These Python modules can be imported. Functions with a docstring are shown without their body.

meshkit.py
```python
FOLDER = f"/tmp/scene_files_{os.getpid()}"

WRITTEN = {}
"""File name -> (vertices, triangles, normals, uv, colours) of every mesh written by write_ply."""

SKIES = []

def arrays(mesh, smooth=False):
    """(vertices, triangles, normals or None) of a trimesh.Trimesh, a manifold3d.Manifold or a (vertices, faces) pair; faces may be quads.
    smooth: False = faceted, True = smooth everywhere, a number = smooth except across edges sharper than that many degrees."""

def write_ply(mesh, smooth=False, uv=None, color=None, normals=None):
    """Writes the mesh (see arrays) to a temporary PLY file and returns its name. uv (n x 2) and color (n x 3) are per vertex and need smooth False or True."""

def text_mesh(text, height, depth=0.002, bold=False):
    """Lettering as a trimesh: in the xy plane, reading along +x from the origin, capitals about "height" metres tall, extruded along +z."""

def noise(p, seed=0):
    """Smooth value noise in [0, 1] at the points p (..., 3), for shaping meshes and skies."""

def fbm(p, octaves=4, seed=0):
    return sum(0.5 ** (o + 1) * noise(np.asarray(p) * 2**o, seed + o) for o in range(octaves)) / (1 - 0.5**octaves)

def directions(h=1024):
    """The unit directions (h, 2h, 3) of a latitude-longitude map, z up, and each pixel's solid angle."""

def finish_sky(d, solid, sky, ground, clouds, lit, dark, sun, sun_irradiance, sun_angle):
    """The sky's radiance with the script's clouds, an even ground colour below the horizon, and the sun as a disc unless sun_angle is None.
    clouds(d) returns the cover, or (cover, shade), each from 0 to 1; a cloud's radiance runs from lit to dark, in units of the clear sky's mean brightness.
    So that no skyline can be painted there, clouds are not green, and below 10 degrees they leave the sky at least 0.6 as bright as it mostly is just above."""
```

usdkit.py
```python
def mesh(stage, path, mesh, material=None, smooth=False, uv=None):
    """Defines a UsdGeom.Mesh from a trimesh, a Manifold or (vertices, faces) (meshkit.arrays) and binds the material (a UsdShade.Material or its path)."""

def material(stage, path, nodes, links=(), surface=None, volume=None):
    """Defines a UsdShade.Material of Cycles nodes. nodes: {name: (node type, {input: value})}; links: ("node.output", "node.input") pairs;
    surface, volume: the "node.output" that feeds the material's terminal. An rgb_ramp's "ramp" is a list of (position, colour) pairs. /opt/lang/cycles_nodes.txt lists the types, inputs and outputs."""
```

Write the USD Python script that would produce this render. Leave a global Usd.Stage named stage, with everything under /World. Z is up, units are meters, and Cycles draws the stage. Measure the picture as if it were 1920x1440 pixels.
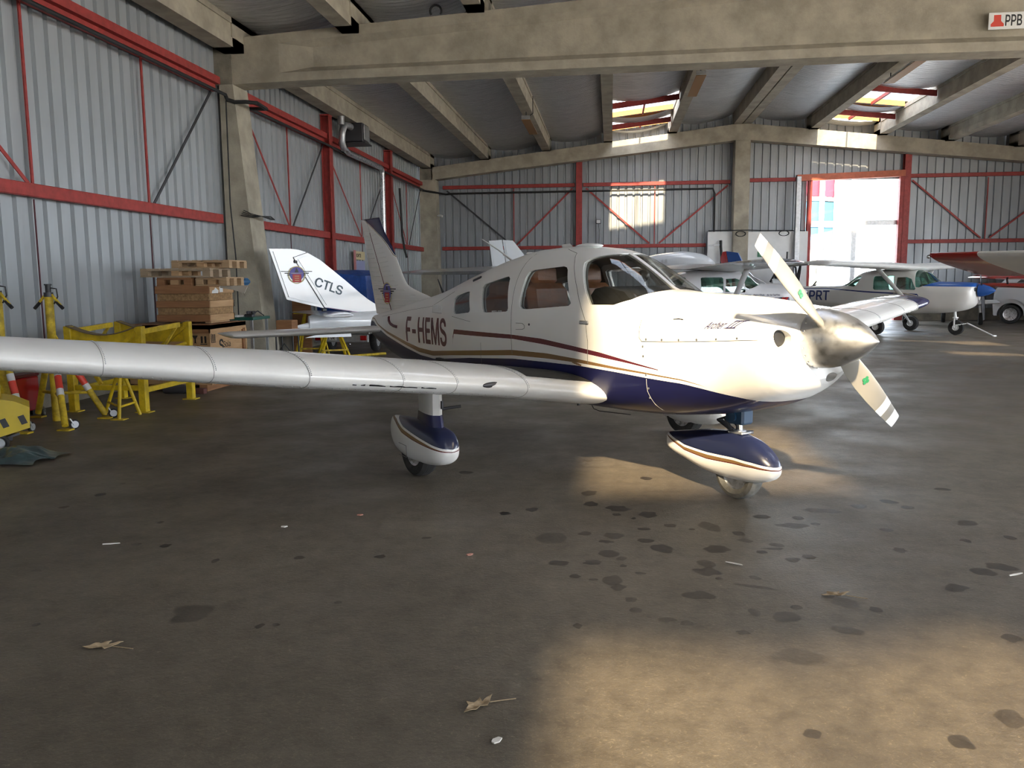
import math, random
import numpy as np, trimesh, usdkit, meshkit
import manifold3d as m3
import shapely.geometry as sg
from shapely import affinity
from scipy.interpolate import PchipInterpolator
from pxr import Usd, UsdGeom, UsdLux, UsdShade, Gf, Sdf

stage = Usd.Stage.CreateInMemory()
UsdGeom.SetStageUpAxis(stage, 'Z')
UsdGeom.Xform.Define(stage, '/World')
rng = random.Random(7)
PI = math.pi

# ------------------------------------------------------------------ camera, sky, sun, exposure
CAM_H = 1.584
YAW, PITCH, ROLL = -0.11847, -0.12581, -0.00751
def cam_axes():
    f = np.array([math.sin(YAW) * math.cos(PITCH), math.cos(YAW) * math.cos(PITCH), math.sin(PITCH)])
    r = np.array([math.cos(YAW), -math.sin(YAW), 0.0]); u = np.cross(r, f)
    return r * math.cos(ROLL) + u * math.sin(ROLL), -r * math.sin(ROLL) + u * math.cos(ROLL), f
_r, _u, _f = cam_axes()
cam = UsdGeom.Camera.Define(stage, '/World/camera')
cam.CreateHorizontalApertureAttr(36.0); cam.CreateFocalLengthAttr(36.0 * 1560 / 1920)
cam.CreateClippingRangeAttr(Gf.Vec2f(0.05, 2000)); cam.CreateFStopAttr(0.0)
cam.AddTransformOp().Set(Gf.Matrix4d(*_r, 0, *_u, 0, *(-_f), 0, 0, 0, CAM_H, 1))
cam.CreateExposureAttr(2.1)

SUN_DIR = np.array([-0.018, 1.0, -0.66]); SUN_DIR /= np.linalg.norm(SUN_DIR)     # the way the sunlight travels
sun = UsdLux.DistantLight.Define(stage, '/World/sun')
sun.CreateAngleAttr(1.6); sun.CreateIntensityAttr(4900); sun.CreateColorAttr(Gf.Vec3f(1.0, 0.80, 0.53))
_z = -SUN_DIR; _x = np.cross([0, 0, 1.0], _z); _x /= np.linalg.norm(_x); _y = np.cross(_z, _x)
sun.AddTransformOp().Set(Gf.Matrix4d(*_x, 0, *_y, 0, *_z, 0, 0, 0, 0, 1))
dome = UsdLux.DomeLight.Define(stage, '/World/sky'); dome.CreateIntensityAttr(1.0)
UsdGeom.Xform.Define(stage, '/World/Looks')
sky_mat = usdkit.material(stage, '/World/Looks/sky', {
    'tc': ('texture_coordinate', {}), 'sep': ('separate_xyz', {}),
    'mr': ('map_range', {'from_min': -0.02, 'from_max': 0.75, 'clamp': True}),
    'ramp': ('rgb_ramp', {'ramp': [(0, (0.93, 1.0, 1.08)), (0.3, (0.82, 0.95, 1.12)), (1, (0.5, 0.68, 1.0))]}),
    'n': ('noise_texture', {'scale': 2.2, 'detail': 5.0}),
    'cr': ('map_range', {'from_min': 0.48, 'from_max': 0.68, 'clamp': True}),
    'mix': ('mix_color', {'b': (1.15, 1.13, 1.1)}),
    'bg': ('background_shader', {'strength': 2.3})},
    [('tc.generated', 'sep.vector'), ('sep.z', 'mr.value'), ('mr.result', 'ramp.fac'), ('tc.generated', 'n.vector'), ('n.fac', 'cr.value'),
     ('cr.result', 'mix.fac'), ('ramp.color', 'mix.a'), ('mix.result', 'bg.color')], surface='bg.background')
UsdShade.MaterialBindingAPI.Apply(dome.GetPrim()).Bind(sky_mat)

# ------------------------------------------------------------------ helpers: prims
_used = {}
def numbered(path):
    n = _used.get(path, 0); _used[path] = n + 1
    return path if n == 0 else f'{path}_{n:03d}'
def tag(o, label=None, cat=None, group=None, kind=None):
    p = o.GetPrim() if hasattr(o, 'GetPrim') else o
    for k, v in (('label', label), ('category', cat), ('group', group), ('kind', kind)):
        if v: p.SetCustomDataByKey(k, v)
    return o
def thing(name, label=None, cat=None, loc=(0, 0, 0), rotz=0.0, group=None, kind=None):
    x = UsdGeom.Xform.Define(stage, numbered('/World/' + name))
    x.AddTranslateOp().Set(Gf.Vec3d(*map(float, loc)))
    if rotz: x.AddRotateZOp().Set(math.degrees(rotz))
    return tag(x, label, cat, group, kind)
def obj(name, mesh, mat, parent=None, smooth=30, label=None, cat=None, group=None, kind=None, uv=None):
    base = str(parent.GetPath()) if parent is not None else '/World'
    o = usdkit.mesh(stage, numbered(f'{base}/{name}'), mesh, mat, smooth, uv)
    return tag(o, label, cat, group, kind)

# ------------------------------------------------------------------ helpers: shapes
def cat(*ms):
    flat = []
    for m in ms: flat += list(m) if isinstance(m, (list, tuple)) else [m]
    return trimesh.util.concatenate(flat)
def box(lo, hi, b=0.0):
    lo, hi = np.minimum(lo, hi).astype(float), np.maximum(lo, hi).astype(float)
    b = min(b, 0.45 * float((hi - lo).min()))
    if b <= 0:
        m = trimesh.creation.box(hi - lo); m.apply_translation((lo + hi) / 2); return m
    pts = []
    for sx in (0, 1):
        for sy in (0, 1):
            for sz in (0, 1):
                c = np.where([sx, sy, sz], hi, lo); d = np.where([sx, sy, sz], -b, b)
                for k in range(3):
                    q = c + d; q[k] = c[k]; pts.append(q)
    return trimesh.convex.convex_hull(np.array(pts))
def frame_to(p, q, up=(0, 0, 1)):
    p, q = np.asarray(p, float), np.asarray(q, float); z = q - p; L = np.linalg.norm(z); z = z / L
    up = np.asarray(up, float)
    if abs(z @ up) > 0.98 * np.linalg.norm(up): up = np.array([1.0, 0, 0]) if abs(z[0]) < 0.9 else np.array([0, 1.0, 0])
    x = np.cross(up, z); x /= np.linalg.norm(x); y = np.cross(z, x)
    T = np.eye(4); T[:3, 0], T[:3, 1], T[:3, 2], T[:3, 3] = x, y, z, p
    return T, L
def bar(p, q, w, h, up=(0, 0, 1), b=0.0):
    """a bar from p to q; w across, h along up"""
    T, L = frame_to(p, q, up); m = box((-w / 2, -h / 2, 0), (w / 2, h / 2, L), b); m.apply_transform(T); return m
def cyl(p, q, r, r2=None, n=16):
    T, L = frame_to(p, q); r2 = r if r2 is None else r2
    m = trimesh.creation.revolve(np.array([[0, 0], [r, 0], [r2, L], [0, L]]), sections=n); m.apply_transform(T); return m
def tube(pts, r, n=8):
    pts = np.asarray(pts, float); k = len(pts); V, F = [], []
    t = np.gradient(pts, axis=0); t /= np.maximum(np.linalg.norm(t, axis=1, keepdims=True), 1e-9)
    ref = np.array([0, 0, 1.0]) if abs(t[0][2]) < 0.9 else np.array([1.0, 0, 0]); x = np.cross(ref, t[0])
    a = np.linspace(0, 2 * PI, n, endpoint=False)
    for i in range(k):
        x = x - (x @ t[i]) * t[i]; x /= max(np.linalg.norm(x), 1e-9); y = np.cross(t[i], x)
        rr = r[i] if np.ndim(r) else r
        V.append(pts[i] + rr * (np.outer(np.cos(a), x) + np.outer(np.sin(a), y)))
    for i in range(k - 1):
        for j in range(n):
            A, B = i * n + j, i * n + (j + 1) % n; F += [[A, B, B + n], [A, B + n, A + n]]
    V = np.vstack(V + [pts[:1], pts[-1:]]); c0, c1 = k * n, k * n + 1
    for j in range(n): F += [[c0, (j + 1) % n, j], [c1, (k - 1) * n + j, (k - 1) * n + (j + 1) % n]]
    m = trimesh.Trimesh(V, F, process=False); m.fix_normals() if len(F) < 400 else None; return m
def revolve(prof, p, axis, n=32):
    """prof: (radius, along) pairs; axis from p"""
    T, _ = frame_to(p, np.asarray(p, float) + np.asarray(axis, float)); m = trimesh.creation.revolve(np.array(prof, float), sections=n); m.apply_transform(T); return m
def prism(poly, a, b, axis='y'):
    """polygon (list of 2-D points or shapely) extruded: axis 'y': points are (x,z), from y=a to b; 'x': (y,z); 'z': (x,y)"""
    if not hasattr(poly, 'geom_type'): poly = sg.Polygon(poly)
    poly = poly.buffer(0)
    ms = [trimesh.creation.extrude_polygon(g, abs(b - a), engine='earcut') for g in getattr(poly, 'geoms', [poly])]
    m = cat(ms); lo = min(a, b); v = m.vertices
    if axis == 'z': v = np.c_[v[:, 0], v[:, 1], v[:, 2] + lo]
    elif axis == 'y': v = np.c_[v[:, 0], lo + abs(b - a) - v[:, 2], v[:, 1]]
    else: v = np.c_[v[:, 2] + lo, v[:, 0], v[:, 1]]
    return trimesh.Trimesh(v, m.faces, process=False)
def loft(secs, caps=True):
    """secs: list of (n,3) closed loops, same n"""
    n, k = len(secs[0]), len(secs); V = np.vstack(secs); F = []
    for i in range(k - 1):
        a = i * n + np.arange(n); b = i * n + (np.arange(n) + 1) % n
        F.append(np.c_[a, b, b + n]); F.append(np.c_[a, b + n, a + n])
    if caps:
        c0, c1 = len(V), len(V) + 1; V = np.vstack([V, secs[0].mean(0), secs[-1].mean(0)]); j = np.arange(n); j2 = (j + 1) % n
        F.append(np.c_[np.full(n, c0), j2, j]); F.append(np.c_[np.full(n, c1), (k - 1) * n + j, (k - 1) * n + j2])
    m = trimesh.Trimesh(V, np.vstack(F), process=False)
    if caps and m.volume < 0: m.invert()
    return m
def to_m3(m):
    m = trimesh.Trimesh(m.vertices, m.faces, process=True); m.merge_vertices()
    return m3.Manifold(m3.Mesh(np.asarray(m.vertices, np.float32), np.asarray(m.faces, np.uint32)))
def from_m3(m):
    q = m.to_mesh(); return trimesh.Trimesh(np.asarray(q.vert_properties[:, :3], float), np.asarray(q.tri_verts, int), process=False)
def moved(m, loc=(0, 0, 0), rz=0.0, rx=0.0, ry=0.0, s=None):
    m = m.copy()
    if s is not None: m.apply_scale(s)
    for ang, ax in ((rx, (1, 0, 0)), (ry, (0, 1, 0)), (rz, (0, 0, 1))):
        if ang: m.apply_transform(trimesh.transformations.rotation_matrix(ang, ax))
    m.apply_translation(loc); return m
def text(s, h, bold=False, depth=0.002, sx=1.0, slant=0.0):
    m = meshkit.text_mesh(s, h, depth, bold); v = np.array(m.vertices); v[:, 0] = v[:, 0] * sx + slant * v[:, 1]
    return trimesh.Trimesh(v, m.faces, process=False)
def on_plane(m, o, ex, ey):
    """a flat mesh in xy (thickness z) put with x along ex, y along ey, at o"""
    ex, ey = np.asarray(ex, float), np.asarray(ey, float); ez = np.cross(ex, ey); ez /= np.linalg.norm(ez)
    v = np.asarray(o, float) + np.outer(m.vertices[:, 0], ex) + np.outer(m.vertices[:, 1], ey) + np.outer(m.vertices[:, 2], ez)
    return trimesh.Trimesh(v, m.faces, process=False)

# ------------------------------------------------------------------ helpers: materials
def mat(name, col, rough=0.5, metal=0.0, var=0.0, scale=6.0, col2=None, bump=0.0, bscale=40.0, coat=0.0, stretch=None, detail=5.0, spec=None, ramp=(0.35, 0.65), rvar=0.0):
    N = {'p': ('principled_bsdf', {'roughness': rough, 'metallic': metal, 'base_color': col, 'coat_weight': coat, 'coat_roughness': 0.06})}
    if spec is not None: N['p'][1]['specular_ior_level'] = spec
    L = []
    if var or col2 or bump or rvar:
        N['tc'] = ('texture_coordinate', {}); src = 'tc.object'
        if stretch: N['mp'] = ('mapping', {'scale': stretch}); L.append(('tc.object', 'mp.vector')); src = 'mp.vector'
    if var or col2:
        c2 = col2 or tuple(min(1, c * (1 + var)) for c in col); c1 = col if col2 else tuple(c * (1 - var) for c in col)
        N['n'] = ('noise_texture', {'scale': scale, 'detail': detail, 'roughness': 0.6})
        N['r'] = ('rgb_ramp', {'ramp': [(ramp[0], c1), (ramp[1], c2)]})
        L += [(src, 'n.vector'), ('n.fac', 'r.fac'), ('r.color', 'p.base_color')]
    if rvar:
        N['n3'] = ('noise_texture', {'scale': scale * 1.7, 'detail': 4.0}); N['mr'] = ('map_range', {'from_min': 0.3, 'from_max': 0.7, 'to_min': max(0.02, rough - rvar), 'to_max': rough + rvar, 'clamp': True})
        L += [(src, 'n3.vector'), ('n3.fac', 'mr.value'), ('mr.result', 'p.roughness')]
    if bump:
        N['n2'] = ('noise_texture', {'scale': bscale, 'detail': 4.0}); N['b'] = ('bump', {'strength': 1.0, 'distance': bump})
        L += [(src, 'n2.vector'), ('n2.fac', 'b.height'), ('b.normal', 'p.normal')]
    return usdkit.material(stage, '/World/Looks/' + name, N, L, surface='p.BSDF')
def mat_glass(name, tint=(0.9, 0.93, 0.92), rough=0.0, extra=0.0):
    return usdkit.material(stage, '/World/Looks/' + name, {'t': ('transparent_bsdf', {'color': tint}), 'g': ('glossy_bsdf', {'color': (1, 1, 1), 'roughness': rough}), 'f': ('layer_weight', {'blend': 0.5}),
        'pw': ('math', {'math_type': 'power', 'value2': 5.0}), 'a': ('math', {'math_type': 'multiply_add', 'value2': 0.8, 'value3': 0.03 + extra}), 'm': ('mix_closure', {})}, [('f.facing', 'pw.value1'), ('pw.value', 'a.value1'), ('a.value', 'm.fac'), ('t.BSDF', 'm.closure1'), ('g.BSDF', 'm.closure2')], surface='m.closure')

# plain paints
white = mat('white_paint', (0.72, 0.72, 0.70), 0.35, var=0.04, scale=3)
offwhite = mat('offwhite_paint', (0.62, 0.62, 0.60), 0.4, var=0.05, scale=3)
red_steel = mat('red_steel', (0.30, 0.035, 0.03), 0.55, var=0.18, scale=9, bump=0.001, bscale=60)
orange_steel = mat('orange_steel', (0.42, 0.10, 0.045), 0.55, var=0.15, scale=8)
black = mat('black_plastic', (0.012, 0.012, 0.013), 0.45)
rubber = mat('tyre_rubber', (0.022, 0.021, 0.020), 0.75, var=0.3, scale=20)
chrome = mat('chrome', (0.75, 0.76, 0.78), 0.15, 1.0)
alu = mat('aluminium', (0.62, 0.63, 0.64), 0.35, 1.0, rvar=0.12, scale=12)
steel_dark = mat('dark_steel', (0.06, 0.06, 0.065), 0.45, 0.6)
galv = mat('galvanised', (0.45, 0.46, 0.47), 0.42, 0.8, var=0.12, scale=14)
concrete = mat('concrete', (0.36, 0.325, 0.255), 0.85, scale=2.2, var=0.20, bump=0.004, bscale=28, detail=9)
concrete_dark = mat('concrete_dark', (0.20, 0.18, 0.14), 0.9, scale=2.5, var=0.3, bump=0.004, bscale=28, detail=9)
navy = mat('navy_paint', (0.012, 0.014, 0.055), 0.2, coat=0.6)
# ================================================================== THE HANGAR
XL, XR, YB, YF = -7.12, 16.3, 31.75, -18.0       # inner faces of the sheeting
RIDGE, RZ, SL = 4.59, 7.46, 0.113
def roof_z(x): return RZ - SL * abs(x - RIDGE)

# ---- floor
floor_mat = usdkit.material(stage, '/World/Looks/floor_concrete', {
    'tc': ('texture_coordinate', {}),
    'n1': ('noise_texture', {'scale': 0.55, 'detail': 8.0, 'roughness': 0.62}), 'r1': ('rgb_ramp', {'ramp': [(0.30, (0.074, 0.060, 0.043)), (0.5, (0.098, 0.081, 0.059)), (0.72, (0.128, 0.108, 0.079))]}),
    'n2': ('noise_texture', {'scale': 9.0, 'detail': 9.0, 'roughness': 0.7}), 'r2': ('rgb_ramp', {'ramp': [(0.30, (0.66, 0.64, 0.62)), (0.5, (1, 1, 1)), (0.72, (1.3, 1.3, 1.3))]}),
    'n4': ('noise_texture', {'scale': 52.0, 'detail': 6.0, 'roughness': 0.8, 'distortion': 1.6}), 'r4': ('rgb_ramp', {'ramp': [(0.35, (0.88, 0.88, 0.88)), (0.56, (1.0, 1.0, 1.0)), (0.68, (2.1, 2.1, 2.0))]}),
    'm1': ('mix_color', {'blend_type': 'multiply', 'fac': 1.0}), 'm2': ('mix_color', {'blend_type': 'multiply', 'fac': 1.0}),
    'n3': ('noise_texture', {'scale': 1.4, 'detail': 6.0}), 'mr': ('map_range', {'from_min': 0.3, 'from_max': 0.7, 'to_min': 0.36, 'to_max': 0.60, 'clamp': True}),
    'nb': ('noise_texture', {'scale': 45.0, 'detail': 6.0, 'roughness': 0.7}), 'b': ('bump', {'strength': 0.6, 'distance': 0.006}),
    'p': ('principled_bsdf', {'specular_ior_level': 0.45})},
    [('tc.object', 'n1.vector'), ('tc.object', 'n2.vector'), ('tc.object', 'n3.vector'), ('tc.object', 'n4.vector'), ('tc.object', 'nb.vector'), ('n1.fac', 'r1.fac'), ('n2.fac', 'r2.fac'), ('n4.fac', 'r4.fac'),
     ('r1.color', 'm1.a'), ('r2.color', 'm1.b'), ('m1.result', 'm2.a'), ('r4.color', 'm2.b'), ('m2.result', 'p.base_color'),
     ('n3.fac', 'mr.value'), ('mr.result', 'p.roughness'), ('nb.fac', 'b.height'), ('b.normal', 'p.normal')], surface='p.BSDF')
floor = thing('floor', 'worn brown-grey concrete hangar floor with oil stains', None, kind='structure')
obj('slab', box((XL - 0.3, YF, -0.25), (XR + 0.2, YB + 0.3, 0)), floor_mat, floor)

# ---- cladding sheets: trapezoidal ribs; one mesh per sheet
clad_l = mat('cladding_light_grey', (0.36, 0.385, 0.40), 0.42, 0.25, var=0.07, scale=1.3, stretch=(1, 1, 0.25), rvar=0.06)
clad_b = mat('cladding_zinc_grey', (0.29, 0.31, 0.325), 0.42, 0.3, var=0.08, scale=1.3, stretch=(1, 1, 0.25), rvar=0.06)
def rib_profile(width, period, depth):
    pts = []; n = int(round(width / period))
    for i in range(n):
        u = i * period
        pts += [(u, 0), (u + 0.66 * period, 0), (u + 0.71 * period, depth), (u + 0.93 * period, depth)]
    pts.append((width, 0)); return np.array(pts)
def sheet(prof, along0, sgn, place, zlo, zhi, t=0.004):
    """a folded sheet with thickness; place(u, d, z) -> xyz; zlo, zhi functions of u"""
    n = len(prof); V = []
    for d0 in (0, t):
        for zf in (zlo, zhi):
            V.append([place(along0 + sgn * u, d + d0, zf(along0 + sgn * u)) for u, d in prof])
    V = np.array(V).reshape(-1, 3); F = []
    for i in range(n - 1):
        a, b, c, d = i, i + 1, n + i, n + i + 1
        F += [[a, b, d], [a, d, c], [a + 2 * n, d + 2 * n, b + 2 * n], [a + 2 * n, c + 2 * n, d + 2 * n]]
    m = trimesh.Trimesh(V, F, process=False); return m
wl = thing('wall_left', 'long left hangar wall of grey ribbed metal sheets with red steel rails', None, kind='structure')
prof_l = rib_profile(1.10, 0.275, 0.050)
y = 31.7
while y > YF:
    m = sheet(prof_l, y, -1, lambda u, d, z: (XL - 0.09 + 0.04 - d, u, z), lambda u: 0.42, lambda u: 6.20); obj('cladding_sheet', m, clad_l, wl, smooth=False); y -= 1.10
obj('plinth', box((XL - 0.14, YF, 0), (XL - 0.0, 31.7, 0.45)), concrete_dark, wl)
obj('backing', box((XL - 0.22, YF, 0), (XL - 0.16, YB + .2, 6.42)), clad_l, wl)
# red rails, posts, sag rods and diagonal braces of the left wall
GX = XL + 0.0
def channel(p, q, w, h, t=0.012, up=(0, 0, 1), flip=1):
    """a steel channel: web facing flip*x, flanges"""
    T, L = frame_to(p, q, up); s = flip
    ms = [box((-t / 2, -h / 2, 0), (t / 2, h / 2, L)), box((0, h / 2 - t, 0), (-s * w, h / 2, L)), box((0, -h / 2, 0), (-s * w, -h / 2 + t, L))]
    m = cat(ms); m.apply_transform(T); return m
for y0, y1, zz in ((YF, 14.62, 2.70), (15.75, 31.2, 2.70)):
    obj('steel_rail', cat(bar((GX + 0.09, y0, zz), (GX + 0.09, y1, zz), 0.10, 0.16, b=0.01)), red_steel, wl)
for y0, y1, zz in ((YF, 14.75, 5.08), (15.7, 31.2, 5.05)):
    obj('steel_rail', cat(box((GX - .02, y0, zz + .0), (GX + .14, y1, zz + .125)), box((GX - .02, y0, zz - .11), (GX + .045, y1, zz)), box((GX - .02, y0, zz - .125), (GX + .12, y1, zz - .108))), red_steel, wl)
for y0 in (20.55, 26.35):
    p = cat(box((GX - 0.02, y0 - 0.11, 0), (GX + 0.02 - 0.02, y0 + 0.11, 5.62)), box((GX + 0.18, y0 - 0.11, 0), (GX + 0.20, y0 + 0.11, 5.62)), box((GX - 0.02, y0 - 0.012, 0), (GX + 0.20, y0 + 0.012, 5.62)), box((GX - 0.02, y0 - 0.13, 5.60), (GX + 0.21, y0 + 0.13, 5.63)))
    obj('steel_post', p, red_steel, wl, smooth=False)
RX = GX + 0.03; rod_red = mat('dark_red_rod', (0.07, 0.012, 0.018), 0.6)
for y0 in (4.0, 6.9, 9.72, 12.35, 18.1, 23.5, 28.9):
    obj('sag_rod', cyl((RX, y0, 0.5), (RX, y0, 2.6), 0.010, n=8), rod_red, wl); obj('sag_rod', bar((RX, y0, 2.72), (RX, y0, 4.98), 0.04, 0.02, up=(1, 0, 0)), red_steel, wl)
for a, b, dk in (((9.62, 2.78), (7.0, 4.95), 0), ((12.45, 2.78), (14.55, 4.92), 1), ((16.05, 4.70), (18.0, 2.78), 0), ((18.2, 2.78), (20.4, 4.92), 1), ((20.75, 4.70), (23.4, 2.78), 0), ((23.6, 2.78), (26.2, 4.92), 1), ((26.5, 4.9), (28.75, 2.78), 0), ((29.05, 2.78), (31.0, 4.92), 1)):
    obj('diagonal_brace', bar((RX + 0.02, a[0], a[1]), (RX + 0.02, b[0], b[1]), 0.012, 0.05, up=(0, -(b[1] - a[1]), b[0] - a[0])), steel_dark if dk else red_steel, wl)

# ---- back wall
wb = thing('wall_back', 'back hangar wall of grey ribbed metal sheets with red steel frame', None, kind='structure')
prof_b = rib_profile(1.14, 0.285, 0.045)
OPEN = (7.02, 10.28, 5.05)
x = XL
while x < XR:
    top = lambda u: roof_z(u) + 0.02
    lo = 5.02 if (x + 1.14 > OPEN[0] + 0.02 and x < OPEN[1] - 0.02) else 0.35
    if lo < 1 or True:
        w = prof_b
        if lo > 1 and x < OPEN[0] - 0.1:      # the sheet left of the door: cut to its jamb
            k = rib_profile(0.57, 0.285, 0.036); m = sheet(k, x, 1, lambda u, d, z: (u, YB + d, z), lambda u: 0.35, lambda u: 5.02)
            m = trimesh.Trimesh(m.vertices * [1, 1, 1], m.faces); m.vertices[:, 0] = np.minimum(m.vertices[:, 0], OPEN[0] - 0.02); obj('cladding_sheet', m, clad_b, wb, smooth=False)
        if lo > 1 and x + 1.14 > OPEN[1] + 0.1:
            m = sheet(w, x, 1, lambda u, d, z: (u, YB + d, z), lambda u: 0.35, lambda u: 5.02); m.vertices[:, 0] = np.maximum(m.vertices[:, 0], OPEN[1] + 0.02); obj('cladding_sheet', m, clad_b, wb, smooth=False)
        obj('cladding_sheet', sheet(w, x, 1, lambda u, d, z: (u, YB + d, z), lambda u: lo, top), clad_b, wb, smooth=False)
    x += 1.14
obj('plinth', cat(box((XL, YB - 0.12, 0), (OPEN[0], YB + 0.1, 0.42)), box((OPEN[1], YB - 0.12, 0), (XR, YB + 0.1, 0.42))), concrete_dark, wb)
BY = YB - 0.10
for x0, x1, zz in ((-6.35, -1.36, 5.02), (-1.05, 4.28, 5.02), (4.9, 6.6, 5.06), (10.5, XR, 5.10)):
    obj('steel_rail', bar((x0, BY, zz), (x1, BY, zz), 0.10, 0.13, b=0.008), red_steel, wb)
for x0, x1, zz in ((-6.4, -1.36, 2.74), (-1.05, 3.45, 2.76), (10.5, XR, 2.80)):
    obj('steel_rail', bar((x0, BY, zz), (x1, BY, zz), 0.10, 0.13, b=0.008), red_steel, wb)
for x0, zt in ((-1.20, 6.0), (10.38, 6.1)):
    obj('steel_post', cat(box((x0 - 0.11, BY - 0.16, 0), (x0 + 0.11, BY - 0.14, zt)), box((x0 - 0.11, BY + 0.06, 0), (x0 + 0.11, BY + 0.08, zt)), box((x0 - 0.012, BY - 0.15, 0), (x0 + 0.012, BY + 0.08, zt))), red_steel, wb, smooth=False)
for a, b, dk in (((-6.2, 4.9), (-3.75, 2.85), 1), ((-3.55, 2.85), (-1.45, 4.9), 0), ((-0.95, 4.9), (1.4, 2.85), 0), ((1.75, 2.85), (4.2, 4.9), 0), ((10.6, 4.95), (13.0, 2.9), 0), ((13.3, 2.9), (15.9, 4.95), 0)):
    obj('diagonal_brace', bar((a[0], BY + 0.02, a[1]), (b[0], BY + 0.02, b[1]), 0.012, 0.06, up=(-(b[1] - a[1]), 0, b[0] - a[0])), steel_dark if dk else red_steel, wb)
for x0 in (-3.65, 1.58, 13.15):
    obj('sag_rod', bar((x0, BY + 0.03, 2.8), (x0, BY + 0.03, 5.0), 0.035, 0.02, up=(0, 1, 0)), red_steel, wb)

# ---- doorway in the back wall with its red frame and grey bars
d1 = thing('door_1', 'tall bright glazed doorway with red steel frame in the back wall', None, kind='structure')
obj('frame', cat(box((7.0, YB - 0.24, 0), (7.14, YB - 0.06, 5.1)), box((10.14, YB - 0.26, 0), (10.28, YB - 0.06, 5.1))), red_steel, d1)
obj('lintel', prism([(6.6, 4.98), (10.3, 5.08), (10.3, 5.30), (6.6, 5.20)], YB - 0.28, YB - 0.06), orange_steel, d1)
obj('mullion', box((7.1, YB - 0.06, 3.41), (10.2, YB + 0.06, 3.57)), galv, d1)
obj('mullion', box((8.61, YB - 0.05, 0), (8.77, YB + 0.05, 3.42)), galv, d1)
pane_glass = mat_glass('window_glass', (0.95, 0.97, 0.97))
obj('pane', box((7.14, YB, 3.55), (10.14, YB + 0.006, 5.0)), pane_glass, d1); obj('pane', box((7.14, YB, 0.02), (8.62, YB + 0.006, 3.42)), pane_glass, d1); obj('pane', box((8.76, YB, 0.02), (10.14, YB + 0.006, 3.42)), pane_glass, d1)

# ---- unseen right and front walls, their open doors sized to let daylight in
wr = thing('wall_right', 'unseen right hangar wall out of the picture, its open door sized to light the hangar from the right', None, kind='structure')
obj('panel', cat(box((XR, -0.0, 5.0), (XR + 0.12, YB, 6.2)), box((XR, YF, 5.0), (XR + 0.12, 0, 6.2)), box((XR, 20.5, 0), (XR + 0.12, YB, 5.0)), box((XR, 8.6, 0), (XR + 0.3, 9.2, 5.0)), box((XR, YF, 0), (XR + 0.12, -11.0, 5.0))), clad_b, wr)
wf = thing('wall_front', 'unseen front hangar wall behind the viewer, its open door sized to light surfaces facing the viewer', None, kind='structure')
obj('panel', cat(prism([(XL - 0.2, 4.6), (XR, 4.6), (XR, 6.2), (RIDGE, 7.6), (XL - 0.2, 6.2)], YF - 0.1, YF), box((XL - 0.2, YF - 0.1, 0), (5.0, YF, 4.6)), box((13.0, YF - 0.1, 0), (XR, YF, 4.6))), clad_b, wf)

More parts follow.
